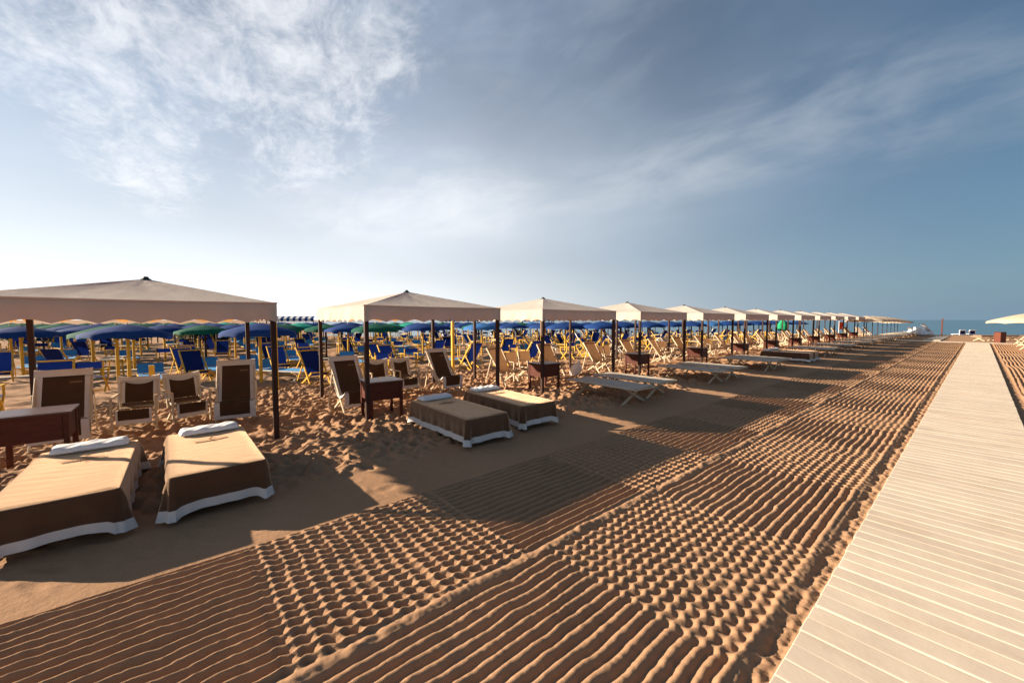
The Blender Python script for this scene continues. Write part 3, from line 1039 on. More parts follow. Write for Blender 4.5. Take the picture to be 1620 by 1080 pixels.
beds = [(-6.02, -0.86, -0.01, 'brown-covered bed nearest the camera, cut off by the left edge', 'white pillow on the leftmost brown bed, partly shaded'),
        (-6.02, 0.27, 0.02, 'brown-covered bed in full sun, second from the left, under the nearest tent', 'white pillow on the sunlit second bed from the left'),
        (-6.00, 3.76, 0.0, 'shaded brown-covered bed beside the chest table of the second tent', 'white pillow on the shaded bed beside the second tent\'s table'),
        (-6.16, 5.08, -0.02, 'half-sunlit brown-covered bed, right-hand one under the second tent', 'white pillow on the half-sunlit right bed of the second tent'),
        (-6.00, tent_v(6) + 0.92, 0.0, 'distant brown-covered bed among bare cots, the nearer of two', 'small white pillow on the nearer of the two distant brown beds'),
        (-6.05, tent_v(6) + 2.1, 0.0, 'distant brown-covered bed among bare cots, the farther of two', 'small white pillow on the farther of the two distant brown beds')]
for i, (u, v, rz, lab, plab) in enumerate(beds):
    make_covered_bed(lab, (u, v, 0), rz, 50 + i, 0.5)
    make_pillow(plab, (u - 0.80, v + 0.02, 0.462), rz + 0.03, 80 + i)

cot0 = None
for k in [3, 4, 5, 7, 8, 9, 10, 11, 12]:
    for j, off in enumerate((0.90, 2.12)):
        if k == 3: loc = ((-6.02, 8.32, 0), (-6.16, 9.58, 0))[j]
        else: loc = (-6.05 + random.uniform(-0.1, 0.12), tent_v(k) + off + random.uniform(-0.06, 0.06), 0)
        lab = f'bare cream canvas cot under the {ORD[k]} tent, {"nearer" if j == 0 else "farther"} of the pair'
        rz = random.uniform(-0.03, 0.03)
        if cot0 is None: cot0 = make_cot(lab, loc, rz)
        else: copy_thing(cot0, lab, loc, rz)


# ------------------------------------------------------------------ chairs under the tents
def tall_frame(t, wood, W):
    """wooden deck-chair frame, faces +x; back rails lean away"""
    h = W / 2
    ra = MB().beam((0.42, 0, -0.03), (-0.46, 0, 1.12), 0.026, 0.05, 0, 0.004, (0, 1, 0)).mesh('back_rail', wood)
    rb = MB().beam((-0.36, 0, -0.03), (0.40, 0, 0.44), 0.024, 0.045, 0, 0.004, (0, 1, 0)).mesh('seat_rail', wood)
    rc = MB().beam((-0.50, 0, -0.03), (-0.22, 0, 0.80), 0.022, 0.036, 0, 0.003, (0, 1, 0)).mesh('prop', wood)
    for s in (-1, 1):
        inst('back_rail', ra, t, (0, s * h, 0)); inst('seat_rail', rb, t, (0, s * (h - 0.03), 0)); inst('prop', rc, t, (0, s * (h + 0.026), 0))
    cb = MB().box((0, 0, 0), (0.03, W, 0.03), 0, None, 0.004).mesh('crossbar', wood)
    for x, z in ((-0.445, 1.10), (0.39, 0.43), (0.40, 0.03), (-0.33, 0.0 + 0.02)):
        inst('crossbar', cb, t, (x, 0, z))


TALL_PATH = [(-0.452, 1.125), (-0.40, 1.045), (-0.30, 0.88), (-0.20, 0.715), (-0.11, 0.56), (-0.03, 0.44), (0.06, 0.365), (0.17, 0.345), (0.28, 0.375), (0.36, 0.42), (0.41, 0.452)]
FLAP = [(0.432, 0.45), (0.444, 0.40), (0.448, 0.33), (0.446, 0.26), (0.44, 0.20), (0.432, 0.135)]


def strip(path_, y0, y1, ny, dz=0.0, wav=0.0, top_curve=0.0):
    P = []
    for i, (x, z) in enumerate(path_):
        row = []
        for j in range(ny + 1):
            b = j / ny
            y = y0 + (y1 - y0) * b
            yy = y / 0.3
            w = wav * math.sin(b * 9 + i * 0.7) if wav else 0
            dip = top_curve * (1 - yy * yy) * max(0, 1 - i / 3.0)
            row.append((x + w + dz * 0.6, y, z + dz - dip))
        P.append(row)
    return P


def make_tall_chair(label, loc, rz, covered, group):
    t = thing('deck_chair', label, 'deck chair', loc, rz, group)
    W = 0.62
    tall_frame(t, 'cream_wood', W)
    h = W / 2
    if covered:
        m = MB(); m.grid(strip(TALL_PATH, -h + 0.075, h - 0.075, 8, 0.022, 0.003, 0.04), 0, True)
        m.grid(strip(FLAP[:5], -h + 0.075, h - 0.075, 8, 0.0, 0.006), 0, True)
        c = m.build('cover', 'terry_chair', t)
        for s in (-1, 1):
            b = MB()
            P = strip(TALL_PATH, s * (h - 0.075), s * (h + 0.022), 3, 0.022, 0.004, 0.04)
            P = [[(x, y, z - (0.05 if k == 3 else 0)) for k, (x, y, z) in enumerate(row)] for row in P]
            b.grid(P, 0, True)
            b.build('border', 'terry_white', c)
            MB().grid(strip(FLAP, s * (h - 0.075), s * (h + 0.015), 2, 0.0, 0.005), 0, True).build('flap_border', 'terry_white', c)
        top = [(-0.485, 1.03), (-0.482, 1.10), (-0.462, 1.155), (-0.445, 1.150), (-0.415, 1.092), (-0.385, 1.043)]
        MB().grid(strip(top, -h - 0.02, h + 0.02, 10, 0.022, 0.002, 0.05), 0, True).build('top_border', 'terry_white', c)
        MB().grid(strip(FLAP[4:], -h + 0.075, h - 0.075, 8, 0.0, 0.006), 0, True).build('flap_hem', 'terry_white', c)
        e = MB()
        for q in range(7):
            yy = 0.07 + q * 0.021
            e.beam((-0.336, yy, 0.975), (-0.322, yy + 0.004, 0.948), 0.010, 0.004, 0, side=(0, 1, 0))
        e.build('emblem', 'stitch', c)
    else:
        m = MB(); m.grid(strip(TALL_PATH, -h + 0.03, h - 0.03, 8, 0.012, 0.003), 0, True)
        m.build('sling', 'tan_canvas', t)
    return t


def make_low_chair(label, loc, rz, covered, group):
    """folding armchair: upright front posts with arms, crossed side legs, sling seat and back"""
    t = thing('folding_armchair', label, 'chair', loc, rz, group)
    W = 0.58; h = W / 2; wd = 'cream_wood'
    fp = MB().box((0, 0, 0.29), (0.045, 0.03, 0.66), 0, None, 0.004).mesh('front_leg', wd)
    bk = MB().beam((-0.20, 0, 0.30), (-0.34, 0, 0.90), 0.028, 0.045, 0, 0.004, (0, 1, 0)).mesh('back_post', wd)
    rl = MB().beam((0.22, 0, 0.40), (-0.38, 0, -0.03), 0.026, 0.045, 0, 0.004, (0, 1, 0)).mesh('rear_leg', wd)
    arm = MB().box((-0.03, 0, 0.635), (0.56, 0.055, 0.022), 0, None, 0.006).mesh('arm_rest', wd)
    sr = MB().box((0.0, 0, 0.385), (0.50, 0.028, 0.042), 0, None, 0.004).mesh('seat_rail', wd)
    for s in (-1, 1):
        inst('front_leg', fp, t, (0.24, s * h, 0)); inst('back_post', bk, t, (0, s * (h - 0.035), 0)); inst('rear_leg', rl, t, (0, s * (h - 0.032), 0))
        inst('arm_rest', arm, t, (0, s * (h + 0.005), 0)); inst('seat_rail', sr, t, (0, s * (h - 0.065), 0))
    cb = MB().box((0, 0, 0), (0.032, W - 0.02, 0.03), 0, None, 0.004).mesh('crossbar', wd)
    for x, z in ((0.235, 0.16), (-0.33, 0.05), (0.22, 0.372)): inst('crossbar', cb, t, (x, 0, z))
    back = [(-0.335, 0.90), (-0.318, 0.83), (-0.295, 0.74), (-0.272, 0.64), (-0.25, 0.54), (-0.225, 0.46)]
    seat = [(-0.225, 0.455), (-0.15, 0.405), (-0.05, 0.385), (0.05, 0.385), (0.15, 0.402), (0.235, 0.43)]
    flap = [(0.272, 0.42), (0.278, 0.36), (0.278, 0.30), (0.272, 0.24), (0.266, 0.17)]
    if covered:
        m = MB()
        m.grid(strip(back, -h + 0.095, h - 0.095, 8, 0.015, 0.004, 0.12), 0, True)
        m.grid(strip(seat, -h + 0.06, h - 0.06, 8, 0.015, 0.0), 0, True)
        m.grid(strip(flap[:4], -h + 0.085, h - 0.085, 8, 0.0, 0.006), 0, True)
        c = m.build('cover', 'terry_chair', t)
        for s in (-1, 1):
            MB().grid(strip(back, s * (h - 0.095), s * (h + 0.005), 3, 0.015, 0.003, 0.10), 0, True).build('border', 'terry_white', c)
            MB().grid(strip(flap, s * (h - 0.085), s * (h - 0.055), 2, 0.0, 0.005), 0, True).build('flap_border', 'terry_white', c)
        top = [(-0.372, 0.86), (-0.362, 0.93), (-0.345, 0.955), (-0.325, 0.925), (-0.312, 0.86)]
        MB().grid(strip(top, -h - 0.005, h + 0.005, 10, 0.012, 0.0, 0.13), 0, True).build('top_border', 'terry_white', c)
        MB().grid(strip(flap[3:], -h + 0.085, h - 0.085, 8, 0.0, 0.006), 0, True).build('flap_hem', 'terry_white', c)
    else:
        m = MB()
        m.grid(strip(back[:5], -h + 0.05, h - 0.05, 8, 0.012, 0.003), 0, True); m.grid(strip(seat, -h + 0.06, h - 0.06, 8, 0.012), 0, True)
        m.build('sling', 'tan_canvas', t)
    return t


G1, G2 = 'covered chairs under the two nearest tents', 'tan deck chairs under the farther tents'
R = math.radians
make_tall_chair('tall brown-covered deck chair behind the leftmost chest table', (-9.44, -1.46, 0), R(2), True, G1)
make_low_chair('low brown-covered armchair, left one of the pair under the nearest tent', (-9.86, -0.62, 0), R(-6), True, G1)
make_low_chair('low brown-covered armchair, right one of the pair under the nearest tent', (-9.92, 0.10, 0), R(14), True, G1)
tc0 = make_tall_chair('tall brown-covered deck chair beside the nearest tent\'s rear right post', (-9.50, 0.84, 0), R(-8), True, G1)
copy_thing(tc0, 'tall brown-covered deck chair left of the second tent\'s chest table', (-9.02, 2.92, 0), R(4))
lc = make_low_chair('low brown-covered armchair behind the second tent\'s table, left of pair', (-10.1, 4.02, 0), R(-4), True, G1)
copy_thing(lc, 'low brown-covered armchair behind the second tent\'s table, right of pair', (-10.15, 4.75, 0), R(4))
copy_thing(tc0, 'tall brown-covered deck chair behind the pillows of the second tent\'s beds', (-9.75, 5.72, 0), R(3))
tc1 = lc1 = None
for k in range(3, 13):
    v0 = tent_v(k)
    for kind, du, dv, w in (('t', -9.55, 0.25, 'left'), ('l', -9.95, 1.15, 'left'), ('l', -9.95, 1.85, 'right'), ('t', -9.7, 2.75, 'right')):
        loc = (du + random.uniform(-0.12, 0.12), v0 + dv + random.uniform(-0.1, 0.1), 0); rz = random.uniform(-0.15, 0.15)
        if kind == 't':
            lab = f'tall tan deck chair at the {w} end under the {ORD[k]} tent'
            if tc1 is None: tc1 = make_tall_chair(lab, loc, rz, False, G2)
            else: copy_thing(tc1, lab, loc, rz)
        else:
            lab = f'low tan armchair, {w} one of the pair under the {ORD[k]} tent'
            if lc1 is None: lc1 = make_low_chair(lab, loc, rz, False, G2)
            else: copy_thing(lc1, lab, loc, rz)

# ------------------------------------------------------------------ the crowded field behind: yellow and blue furniture
FIELD = []          # (kind key, object)


def reg(key, o):
    FIELD.append((key, o)); return o


def far_deck(mi_sling=1, W=0.60):
    m = MB(); h = W / 2
    for s in (-1, 1):
        m.beam((0.40, s * h, -0.03), (-0.44, s * h, 1.05), 0.03, 0.05, 0, 0, (0, 1, 0))
        m.beam((-0.42, s * (h - 0.03), -0.03), (0.40, s * (h - 0.03), 0.42), 0.03, 0.045, 0, 0, (0, 1, 0))
        m.beam((-0.10, s * (h + 0.03), 0.62), (-0.52, s * (h + 0.03), 0.10), 0.025, 0.035, 0, 0, (0, 1, 0))
    for x, z in ((-0.43, 1.03), (0.39, 0.41), (0.38, 0.02), (-0.40, 0.02)):
        m.box((x, 0, z), (0.035, W, 0.035))
    m.grid(strip(TALL_PATH, -h + 0.03, h - 0.03, 4, -0.06, 0.0), mi_sling, True)
    return m


def far_director():
    m = MB(); W = 0.56; h = W / 2
    for s in (-1, 1):
        m.beam((0.24, s * h, -0.03), (-0.22, s * h, 0.44), 0.03, 0.045, 0, 0, (0, 1, 0))
        m.beam((-0.24, s * h, -0.03), (0.22, s * h, 0.44), 0.03, 0.045, 0, 0, (0, 1, 0))
        m.box((-0.22, s * h, 0.63), (0.035, 0.035, 0.44)); m.box((0.22, s * h, 0.53), (0.035, 0.035, 0.22))
        m.box((0, s * h, 0.64), (0.50, 0.05, 0.022))
    m.box((0, 0, 0.05), (0.03, W, 0.03))
    m.grid([[(-0.215, -h + 0.55 * j / 4, 0.86), (-0.235, -h + 0.55 * j / 4, 0.77), (-0.215, -h + 0.55 * j / 4, 0.68)] for j in range(5)], 1, True)
    m.grid([[(-0.22, -h + 0.56 * j / 4, 0.43), (0, -h + 0.56 * j / 4, 0.40), (0.22, -h + 0.56 * j / 4, 0.43)] for j in range(5)], 1, True)
    return m


def far_cot():
    m = MB(); Lc, Wc, Zc = 1.85, 0.62, 0.36
    for s in (-1, 1):
        m.box((0, s * Wc / 2, Zc - 0.02), (Lc, 0.035, 0.04))
        m.box((s * Lc / 2, 0, Zc - 0.02), (0.035, Wc, 0.035))
        for t in (-1, 1):
            m.beam((s * 0.62 + t * 0.02, -t * (Wc / 2 - 0.02), Zc - 0.03), (s * 0.62 + t * 0.02, t * (Wc / 2 + 0.03), -0.03), 0.03, 0.05, 0, 0, (1, 0, 0))
    m.grid([[(-Lc / 2 + Lc * i / 8, -Wc / 2 + Wc * j / 4, Zc + 0.004 - 0.02 * math.sin(math.pi * j / 4)) for j in range(5)] for i in range(9)], 1, True)
    # raised head section
    m.grid([[(-Lc / 2 + 0.02 - 0.10 * t, -Wc / 2 + Wc * j / 4, Zc + 0.01 + 0.30 * t) for t in (0, 0.5, 1)] for j in range(5)], 1, True)
    return m


def far_table():
    m = MB()
    m.box((0, 0, 0.66), (0.62, 0.62, 0.03), 1, None, 0.004)
    for sx in (-1, 1):
        for sy in (-1, 1): m.beam((sx * 0.26, sy * 0.26, 0.65), (sx * 0.30, sy * 0.30, -0.03), 0.035, 0.035)
    m.box((0, 0.26, 0.60), (0.50, 0.03, 0.05)); m.box((0, -0.26, 0.60), (0.50, 0.03, 0.05))
    return m


ME = {
    'deck': far_deck().mesh('deck_chair', ['yellow_wood', 'blue_canvas']),
    'deck_w': far_deck().mesh('deck_chair', ['white_wood', 'blue_canvas']),
    'director': far_director().mesh('director_chair', ['yellow_wood', 'blue_canvas']),
    'cot': far_cot().mesh('sun_cot', ['yellow_wood', 'lightblue_canvas']),
    'cot_w': far_cot().mesh('sun_cot', ['white_wood', 'lightblue_canvas']),
    'table': far_table().mesh('beach_table', ['yellow_wood', 'cream_wood']),
}
DESC = {'deck': ('yellow-framed blue deck chair', 'deck chair', 'deck_chair'), 'deck_w': ('white-framed blue deck chair', 'deck chair', 'deck_chair'),
        'director': ('yellow folding armchair with blue canvas', 'chair', 'director_chair'),
        'cot': ('light blue cot on yellow legs', 'cot', 'sun_cot'), 'cot_w': ('light blue cot with white frame', 'cot', 'sun_cot'), 'table': ('small yellow beach table', 'table', 'beach_table')}


def split_proto(key):
    """nearer copies are things with parts: frame and cloth of the same shape"""
    src = {'deck': far_deck, 'deck_w': far_deck, 'director': far_director, 'cot': far_cot, 'cot_w': far_cot, 'table': far_table}[key]()
    mats = [m.name for m in ME[key].materials]
    names = {'deck': ('frame', 'sling'), 'deck_w': ('frame', 'sling'), 'director': ('frame', 'sling'), 'cot': ('frame', 'cloth'), 'cot_w': ('frame', 'cloth'), 'table': ('base', 'table_top')}[key]
    out = []
    for mi in (0, 1):
        m = MB(); m.v = src.v
        for f, a, s in zip(src.f, src.mi, src.sm):
            if a == mi: m.f.append(f); m.mi.append(0); m.sm.append(s)
        used = sorted({i for f in m.f for i in f}); mp = {a: b for b, a in enumerate(used)}
        m.v = [src.v[i] for i in used]; m.f = [tuple(mp[i] for i in f) for f in m.f]
        out.append((names[mi], m.mesh(names[mi], mats[mi])))
    return out


SPLIT = {k: split_proto(k) for k in ME}


def furniture(key, u, v, rz, scale=1.0):
    x, y, d = px(u, v, 0.3)
    if d < 3 or x < -60 or x > 1660: return None
    z = gz(u, v) + 0.02
    name = DESC[key][2]
    if d < 26:
        o = bpy.data.objects.new(name, None); COL.objects.link(o)
        o.location = (u, v, z); o.rotation_euler = (0, 0, rz)
        for pn, me in SPLIT[key]: inst(pn, me, o)
    else:
        o = inst(name, ME[key], None, (u, v, z), rz)
    return reg(key, o)


def umbrella_canopy(R_, ze, za, n=8, drop=0.14):
    m = MB()
    P = []
    for t in (0.02, 0.25, 0.5, 0.75, 1.0):
        row = []
        for i in range(n * 4 + 1):
            a = 2 * math.pi * i / (n * 4)
            f = (i % 4) / 4.0
            rr = R_ * t * (math.cos(math.pi / n) / math.cos(((a + math.pi / n) % (2 * math.pi / n)) - math.pi / n))
            sag = 0.05 * t * math.sin(math.pi * ((i % 4) / 4.0))
            row.append((rr * math.cos(a + math.pi / n), rr * math.sin(a + math.pi / n), za - (za - ze) * t ** 1.25 - sag * t))
        P.append(row)
    last = P[-1]
    P.append([(x * 1.01, y * 1.01, z - drop + 0.03 * abs(math.sin(i * math.pi / 2))) for i, (x, y, z) in enumerate(last)])
    m.grid(P, 0, True, flip=True)
    return m


UM = {'can8': umbrella_canopy(1.18, 1.68, 1.94)}
UME = {}


def umbrella(u, v, cm, pm, kind='can8', rz=0.0, name='beach_umbrella', scale=1.0, zoff=0.0):
    x, y, d = px(u, v, 1.8)
    if d < 3 or x < -140 or x > 1800: return None
    z = gz(u, v) + zoff
    t = bpy.data.objects.new(name, None); COL.objects.link(t); t.location = (u, v, z); t.rotation_euler = (0, 0, rz); t.scale = (scale, scale, 1)
    if (kind, cm) not in UME: UME[(kind, cm)] = UM[kind].mesh('canopy', cm)
    inst('canopy', UME[(kind, cm)], t)
    if ('pole', pm) not in UME:
        UME[('pole', pm)] = MB().tube((0, 0, -0.3), (0, 0, 1.93), 0.056, 0.05, 10).mesh('pole', pm)
        tip = MB().tube((0, 0, 1.92), (0, 0, 1.98), 0.03, 0.015, 8); UME[('tip', pm)] = tip.mesh('finial', pm)
        rb = MB()
        rb.beam((0.05, 0, 1.84), (1.08, 0, 1.63), 0.018, 0.018, 0)
        UME[('rib', pm)] = rb.mesh('rib', pm)
    inst('pole', UME[('pole', pm)], t); inst('finial', UME[('tip', pm)], t)
    if d < 24:
        nn = 8 if kind == 'can8' else 4
        for q in range(nn): inst('rib', UME[('rib', pm)], t, (0, 0, 0), 2 * math.pi * (q + 0.5) / nn)
    return reg('umb_' + cm, t)


def yellow_post(u, v, h, label):
    m = MB().box((0, 0, h / 2 - 0.15), (0.10, 0.10, h + 0.3), 0, None, 0.008)
    o = m.build('yellow_post', 'yellow_wood', None, (u, v, gz(u, v)))
    return tag(o, label, 'post', 'yellow posts standing in the sand')


yellow_post(-11.97, -0.48, 0.98, 'short yellow post standing behind the two low armchairs')
yellow_post(-12.9, 2.10, 1.9, 'tall yellow post just left of the nearest tent\'s right front post')

# nearer umbrellas, placed one by one
near_umb = [(-17.1, -1.2, 'umbrella_blue'), (-18.3, -1.55, 'umbrella_green'), (-14.9, 2.0, 'umbrella_blue'), (-16.8, -6.2, 'umbrella_blue'), (-18.6, 7.2, 'umbrella_green'), (-20.4, 6.5, 'umbrella_blue'),
            (-19.6, 10.2, 'umbrella_blue'), (-13.4, 7.9, 'umbrella_cream'), (-18.7, 13.5, 'umbrella_sky'), (-19.2, 19.2, 'umbrella_blue'), (-14.9, 16.5, 'umbrella_blue'), (-13.2, 12.4, 'umbrella_cream'),
            (-13.5, 17.9, 'umbrella_blue')]
for u, v, cm in near_umb:
    if cm == 'umbrella_cream':
        yellow_post(u + 0.6, v, 1.95, 'tall yellow post leaning among chairs seen under the %s tent' % ('second' if v < 10 else 'third'))
    else:
        umbrella(u, v, cm, 'yellow_wood', 'can8', random.uniform(0, 0.7), scale=0.92)
# regular rows farther back
rr = random.Random(3)
for i, u in enumerate((-23.6, -27.8, -32, -36.2, -40.4, -45, -50)):
    v = -18.0 + (i % 2) * 1.5
    while v < 66 - i * 1.5:
        uu, vv = u + rr.uniform(-0.35, 0.35), v + rr.uniform(-0.35, 0.35)
        x, y, d = px(uu, vv, 1.8)
        if d > 5 and -80 < x < 1420:
            s_, d_ = x, d
            wet = (_cy * uu + _sy * vv, -_sy * uu + _cy * vv)
            if wet[1] < 54:
                if x < 330: cm = ['umbrella_green', 'umbrella_blue', 'umbrella_green', 'umbrella_blue'][rr.randrange(4)]
                elif x < 700: cm = ['umbrella_blue', 'umbrella_green', 'umbrella_teal', 'umbrella_green', 'umbrella_blue'][rr.randrange(5)]
                elif x < 1000: cm = ['umbrella_blue', 'umbrella_sky', 'umbrella_green', 'umbrella_blue'][rr.randrange(4)]
                else: cm = ['umbrella_blue', 'umbrella_blue', 'umbrella_sky'][rr.randrange(3)]
                umbrella(uu, vv, cm, 'yellow_wood' if (x < 1000 and rr.random() < 0.75) else 'post_wood', 'can8', rr.uniform(0, 0.8), scale=rr.uniform(0.92, 1.08))
        v += 3.3 if px(u, v, 1.8)[0] > 430 else 2.7
for u in (-15.0, -18.8):
    v = 22.0
    while v < 62:
        umbrella(u + rr.uniform(-0.3, 0.3), v, ['umbrella_blue', 'umbrella_blue', 'umbrella_sky'][rr.randrange(3)], 'post_wood', 'can8', rr.uniform(0, 0.8))
        v += 3.2

# furniture seen clearly behind the nearest tents
hand = [('deck', -13.6, -2.2, 10), ('cot', -14.4, -4.3, 8), ('director', -12.9, -3.1, 185), ('cot', -19.5, -5.0, 4), ('cot', -18.6, -3.0, 4), ('deck', -21.0, -4.6, 12),
        ('director', -16.2, -1.9, 175), ('cot', -15.9, -0.6, 5), ('deck', -16.6, 0.4, 20), ('cot', -17.4, 0.9, 10), ('deck', -18.8, 0.2, 15), ('table', -20.6, -1.9, 0), ('deck', -20.6, 0.3, 10),
        ('deck', -20.8, 3.2, 12), ('cot', -20.2, 4.0, 5), ('deck', -17.0, 2.9, 14), ('cot', -17.6, 2.2, 6), ('deck', -15.4, 3.6, 16), ('cot_w', -15.0, 2.7, 30), ('deck', -13.2, 3.2, 10), ('table', -14.6, 4.8, 0), ('director', -13.9, 5.6, 170),
        ('director', -12.8, 5.0, 200), ('deck', -21.6, 7.0, 10), ('cot', -20.9, 7.8, 4), ('deck', -16.2, 6.4, 12), ('deck', -14.6, 6.2, 8), ('cot', -16.8, 5.6, 5), ('director', -15.2, 7.3, 175),
        ('deck_w', -17.8, 10.0, 178), ('cot', -18.3, 9.0, 3), ('cot_w', -14.3, 8.8, 92), ('deck', -13.3, 9.0, 186), ('director', -12.9, 10.3, 170), ('table', -18.8, 12.0, 0), ('deck', -12.9, 12.0, 178),
        ('director', -14.3, 11.9, 190), ('deck', -14.8, 14.0, 30), ('director', -13.3, 14.9, 175), ('deck', -13.0, 16.2, 20), ('director', -14.2, 17.2, 180), ('cot', -15.7, 15.0, 5), ('deck', -15.9, 13.0, 160), ('director', -16.5, 16.4, 20), ('table', -16.8, 14.6, 0)]
for key, u, v, a in hand:
    furniture(key, u, v, R(a) + rr.uniform(-0.1, 0.1))
# and in rows beyond
for i, u in enumerate((-15.5, -19.4, -23.4, -27.4, -31.4, -35.4, -39.5, -44, -48.5)):
    v = -16.0 if i > 1 else 18.5
    while v < 64 - i * 1.2:
        x, y, d = px(u, v, 0.3)
        sd = (_cy * u + _sy * v, -_sy * u + _cy * v)
        if d > 5 and -30 < x < 1390 and sd[1] < 51:
            dens = 0.80 if x > 640 else (0.55 if x > 430 else (0.45 if d < 22 else 0.88))
            for q in range(4):
                if rr.random() > dens: continue
                key = rr.choice(['deck', 'director', 'director', 'cot', 'table', 'director', 'deck', 'deck_w', 'table']) if x > 640 else rr.choice(['deck', 'cot', 'director', 'director', 'cot', 'table'])
                ang = rr.choice([0, 0, 180, 20, 160]) + rr.uniform(-15, 15)
                furniture(key, u + (-1.0, 0.9, -0.8, 1.1)[q] + rr.uniform(-0.2, 0.2), v + (0.0, 0.6, 1.9, 2.4)[q] + rr.uniform(-0.25, 0.25), R(ang))
        v += 3.9

# striped awning tents far behind
def striped_tent(u, v, label, w=3.2, rz=YAW - math.pi / 2):
    t = thing('striped_awning', label, 'awning', (u, v, gz(u, v)), rz, 'blue and white striped awnings behind the umbrellas')
    n = 16
    zt, zb = 2.62, 2.10
    for i in range(n):
        a, b = -w / 2 + w * i / n, -w / 2 + w * (i + 1) / n
        m = MB()
        m.grid([[(1.2, y, zt - 0.42), (1.2, y, zt - 0.28), (0.9, y, zt - 0.06), (-1.2, y, zt)] for y in (a, (a + b) / 2, b)], 0, False)
        m.grid([[(1.205, y, zt - 0.28), (1.205, y, zt - 0.55 - (0.07 if k == 1 else 0))] for k, y in enumerate((a, (a + b) / 2, b))], 0, False)
        m.build('awning_stripe', 'umbrella_blue' if i % 2 else 'stripe_white', t)
    for sx in (-1, 1):
        for sy in (-1, 1): MB().box((sx * 1.12, sy * (w / 2 - 0.06), 1.05), (0.07, 0.07, 2.5)).build('post', 'post_wood', t)
    return t


for (xx, dist, w, lab) in ((468, 44.0, 5.2, 'blue and white striped awning in the gap between the first two tents'),
                           (731, 38.0, 3.4, 'blue and white striped awning seen under the second tent near its right post'),
                           (850, 46.0, 3.6, 'blue and white striped awning seen under the third tent')):
    s = (xx - 810) / FPX * dist
    u, v = bearing(s, dist)
    striped_tent(u, v, lab, w)

# word the labels of the field things: by which tent opening shows them, then by rank from the left
WIN = []
for k in range(1, 13):
    a = px(TENT_U - TENT_W, tent_v(k), 0.4)[0] if k > 1 else -200
    b = px(TENT_U, tent_v(k) + TENT_W, 0.4)[0]
    WIN.append((k, a, b))


def window_of(x):
    best = None
    for k, a, b in WIN:
        if a <= x <= b: best = k if best is None else best
    if best is None:
        best = min(WIN, key=lambda w: min(abs(x - w[1]), abs(x - w[2])))[0]
    return best


UDESC = {'umb_umbrella_blue': ('navy blue umbrella', 'umbrella'), 'umb_umbrella_sky': ('bright blue umbrella', 'umbrella'), 'umb_umbrella_green': ('dark green umbrella', 'umbrella'), 'umb_umbrella_teal': ('teal umbrella', 'umbrella')}
GR = {}
for key, o in FIELD:
    x, y, d = px(o.location.x, o.location.y, o.location.z + 0.5)
    GR.setdefault((key, window_of(x)), []).append((x, d, o))
NTH = ['first', 'second', 'third', 'fourth', 'fifth', 'sixth', 'seventh', 'eighth', 'ninth', 'tenth', 'eleventh', 'twelfth', 'thirteenth', 'fourteenth', 'fifteenth', 'sixteenth', 'seventeenth', 'eighteenth', 'nineteenth', 'twentieth']
for _t, _o in (('twenty', 'twentieth'), ('thirty', 'thirtieth'), ('forty', 'fortieth'), ('fifty', 'fiftieth'), ('sixty', 'sixtieth')):
    if _t != 'twenty': NTH.append(_o)
    NTH += [f'{_t}-{w}' for w in NTH[:9]]
for (key, k), items in GR.items():
    desc, cat = (DESC[key][0], DESC[key][1]) if key in DESC else UDESC[key]
    grp = 'umbrellas over the field behind the tents' if key.startswith('umb') else 'beach furniture in the field behind the tents'
    items.sort(key=lambda q: q[0])
    for n, (x, d, o) in enumerate(items):
        far = 'small distant ' if d > 30 else ''
        if len(items) == 1:
            lab = f'only {desc} seen beyond the {ORD[k]} tent'
        else:
            lab = f'{far}{desc} beyond the {ORD[k]} tent, {NTH[n]} from left'
        tag(o, lab, cat, grp)

# ------------------------------------------------------------------ shrubs at the back left
def shrub(u, v, w, h, label, seed):
    t = thing('shrub', label, 'shrub', (u, v, gz(u, v)), 0, 'dark shrubs at the back of the beach')
    r = np.random.default_rng(seed)
    m = MB()
    for q in range(6):
        a = q * 1.05
        m.tube((0, 0, -0.2), (0.45 * w * math.cos(a) * 0.6, 0.45 * w * math.sin(a) * 0.6, h * 0.7), 0.045, 0.012, 6)
    m.build('trunk', 'bark', t)
    c = MB()
    nl = 2600
    cl = [(r.uniform(-w / 2, w / 2) * 0.8, r.uniform(-w / 2, w / 2) * 0.8, r.uniform(0.25, 0.85) * h, r.uniform(0.16, 0.34)) for _ in range(34)]
    for _ in range(nl):
        cx, cy, cz, cr = cl[r.integers(len(cl))]
        dv = r.normal(size=3); dv /= np.linalg.norm(dv)
        p = Vector((cx, cy, cz)) + Vector(dv) * cr * r.uniform(0.5, 1.1)
        if p.z < 0.05: continue
        s = r.uniform(0.035, 0.07)
        nrm = Vector(r.normal(size=3)).normalized(); x = nrm.orthogonal().normalized(); y = nrm.cross(x)
        c.add([p - x * s, p + y * s * 0.5, p + x * s, p - y * s * 0.5], [(0, 1, 2, 3)])
    c.build('crown', 'leaf_dark', t)


shr = [(75, 33, 2.6, 1.3), (100, 34, 2.4, 1.45), (128, 34, 2.2, 1.2), (300, 35, 1.8, 1.3), (322, 36, 2.2, 1.5), (343, 36, 1.6, 1.1), (20, 36, 2.4, 1.3)]
for i, (xx, dist, w, h) in enumerate(shr):
    u, v = bearing((xx - 810) / FPX * dist, dist)
    shrub(u, v, w, h, f'dark green shrub behind the umbrellas at far left, {NTH[[6, 0, 1, 2, 3, 4, 5].index(i)] if i in (0, 1, 2, 3, 4, 5, 6) else ""} from the left', 200 + i)

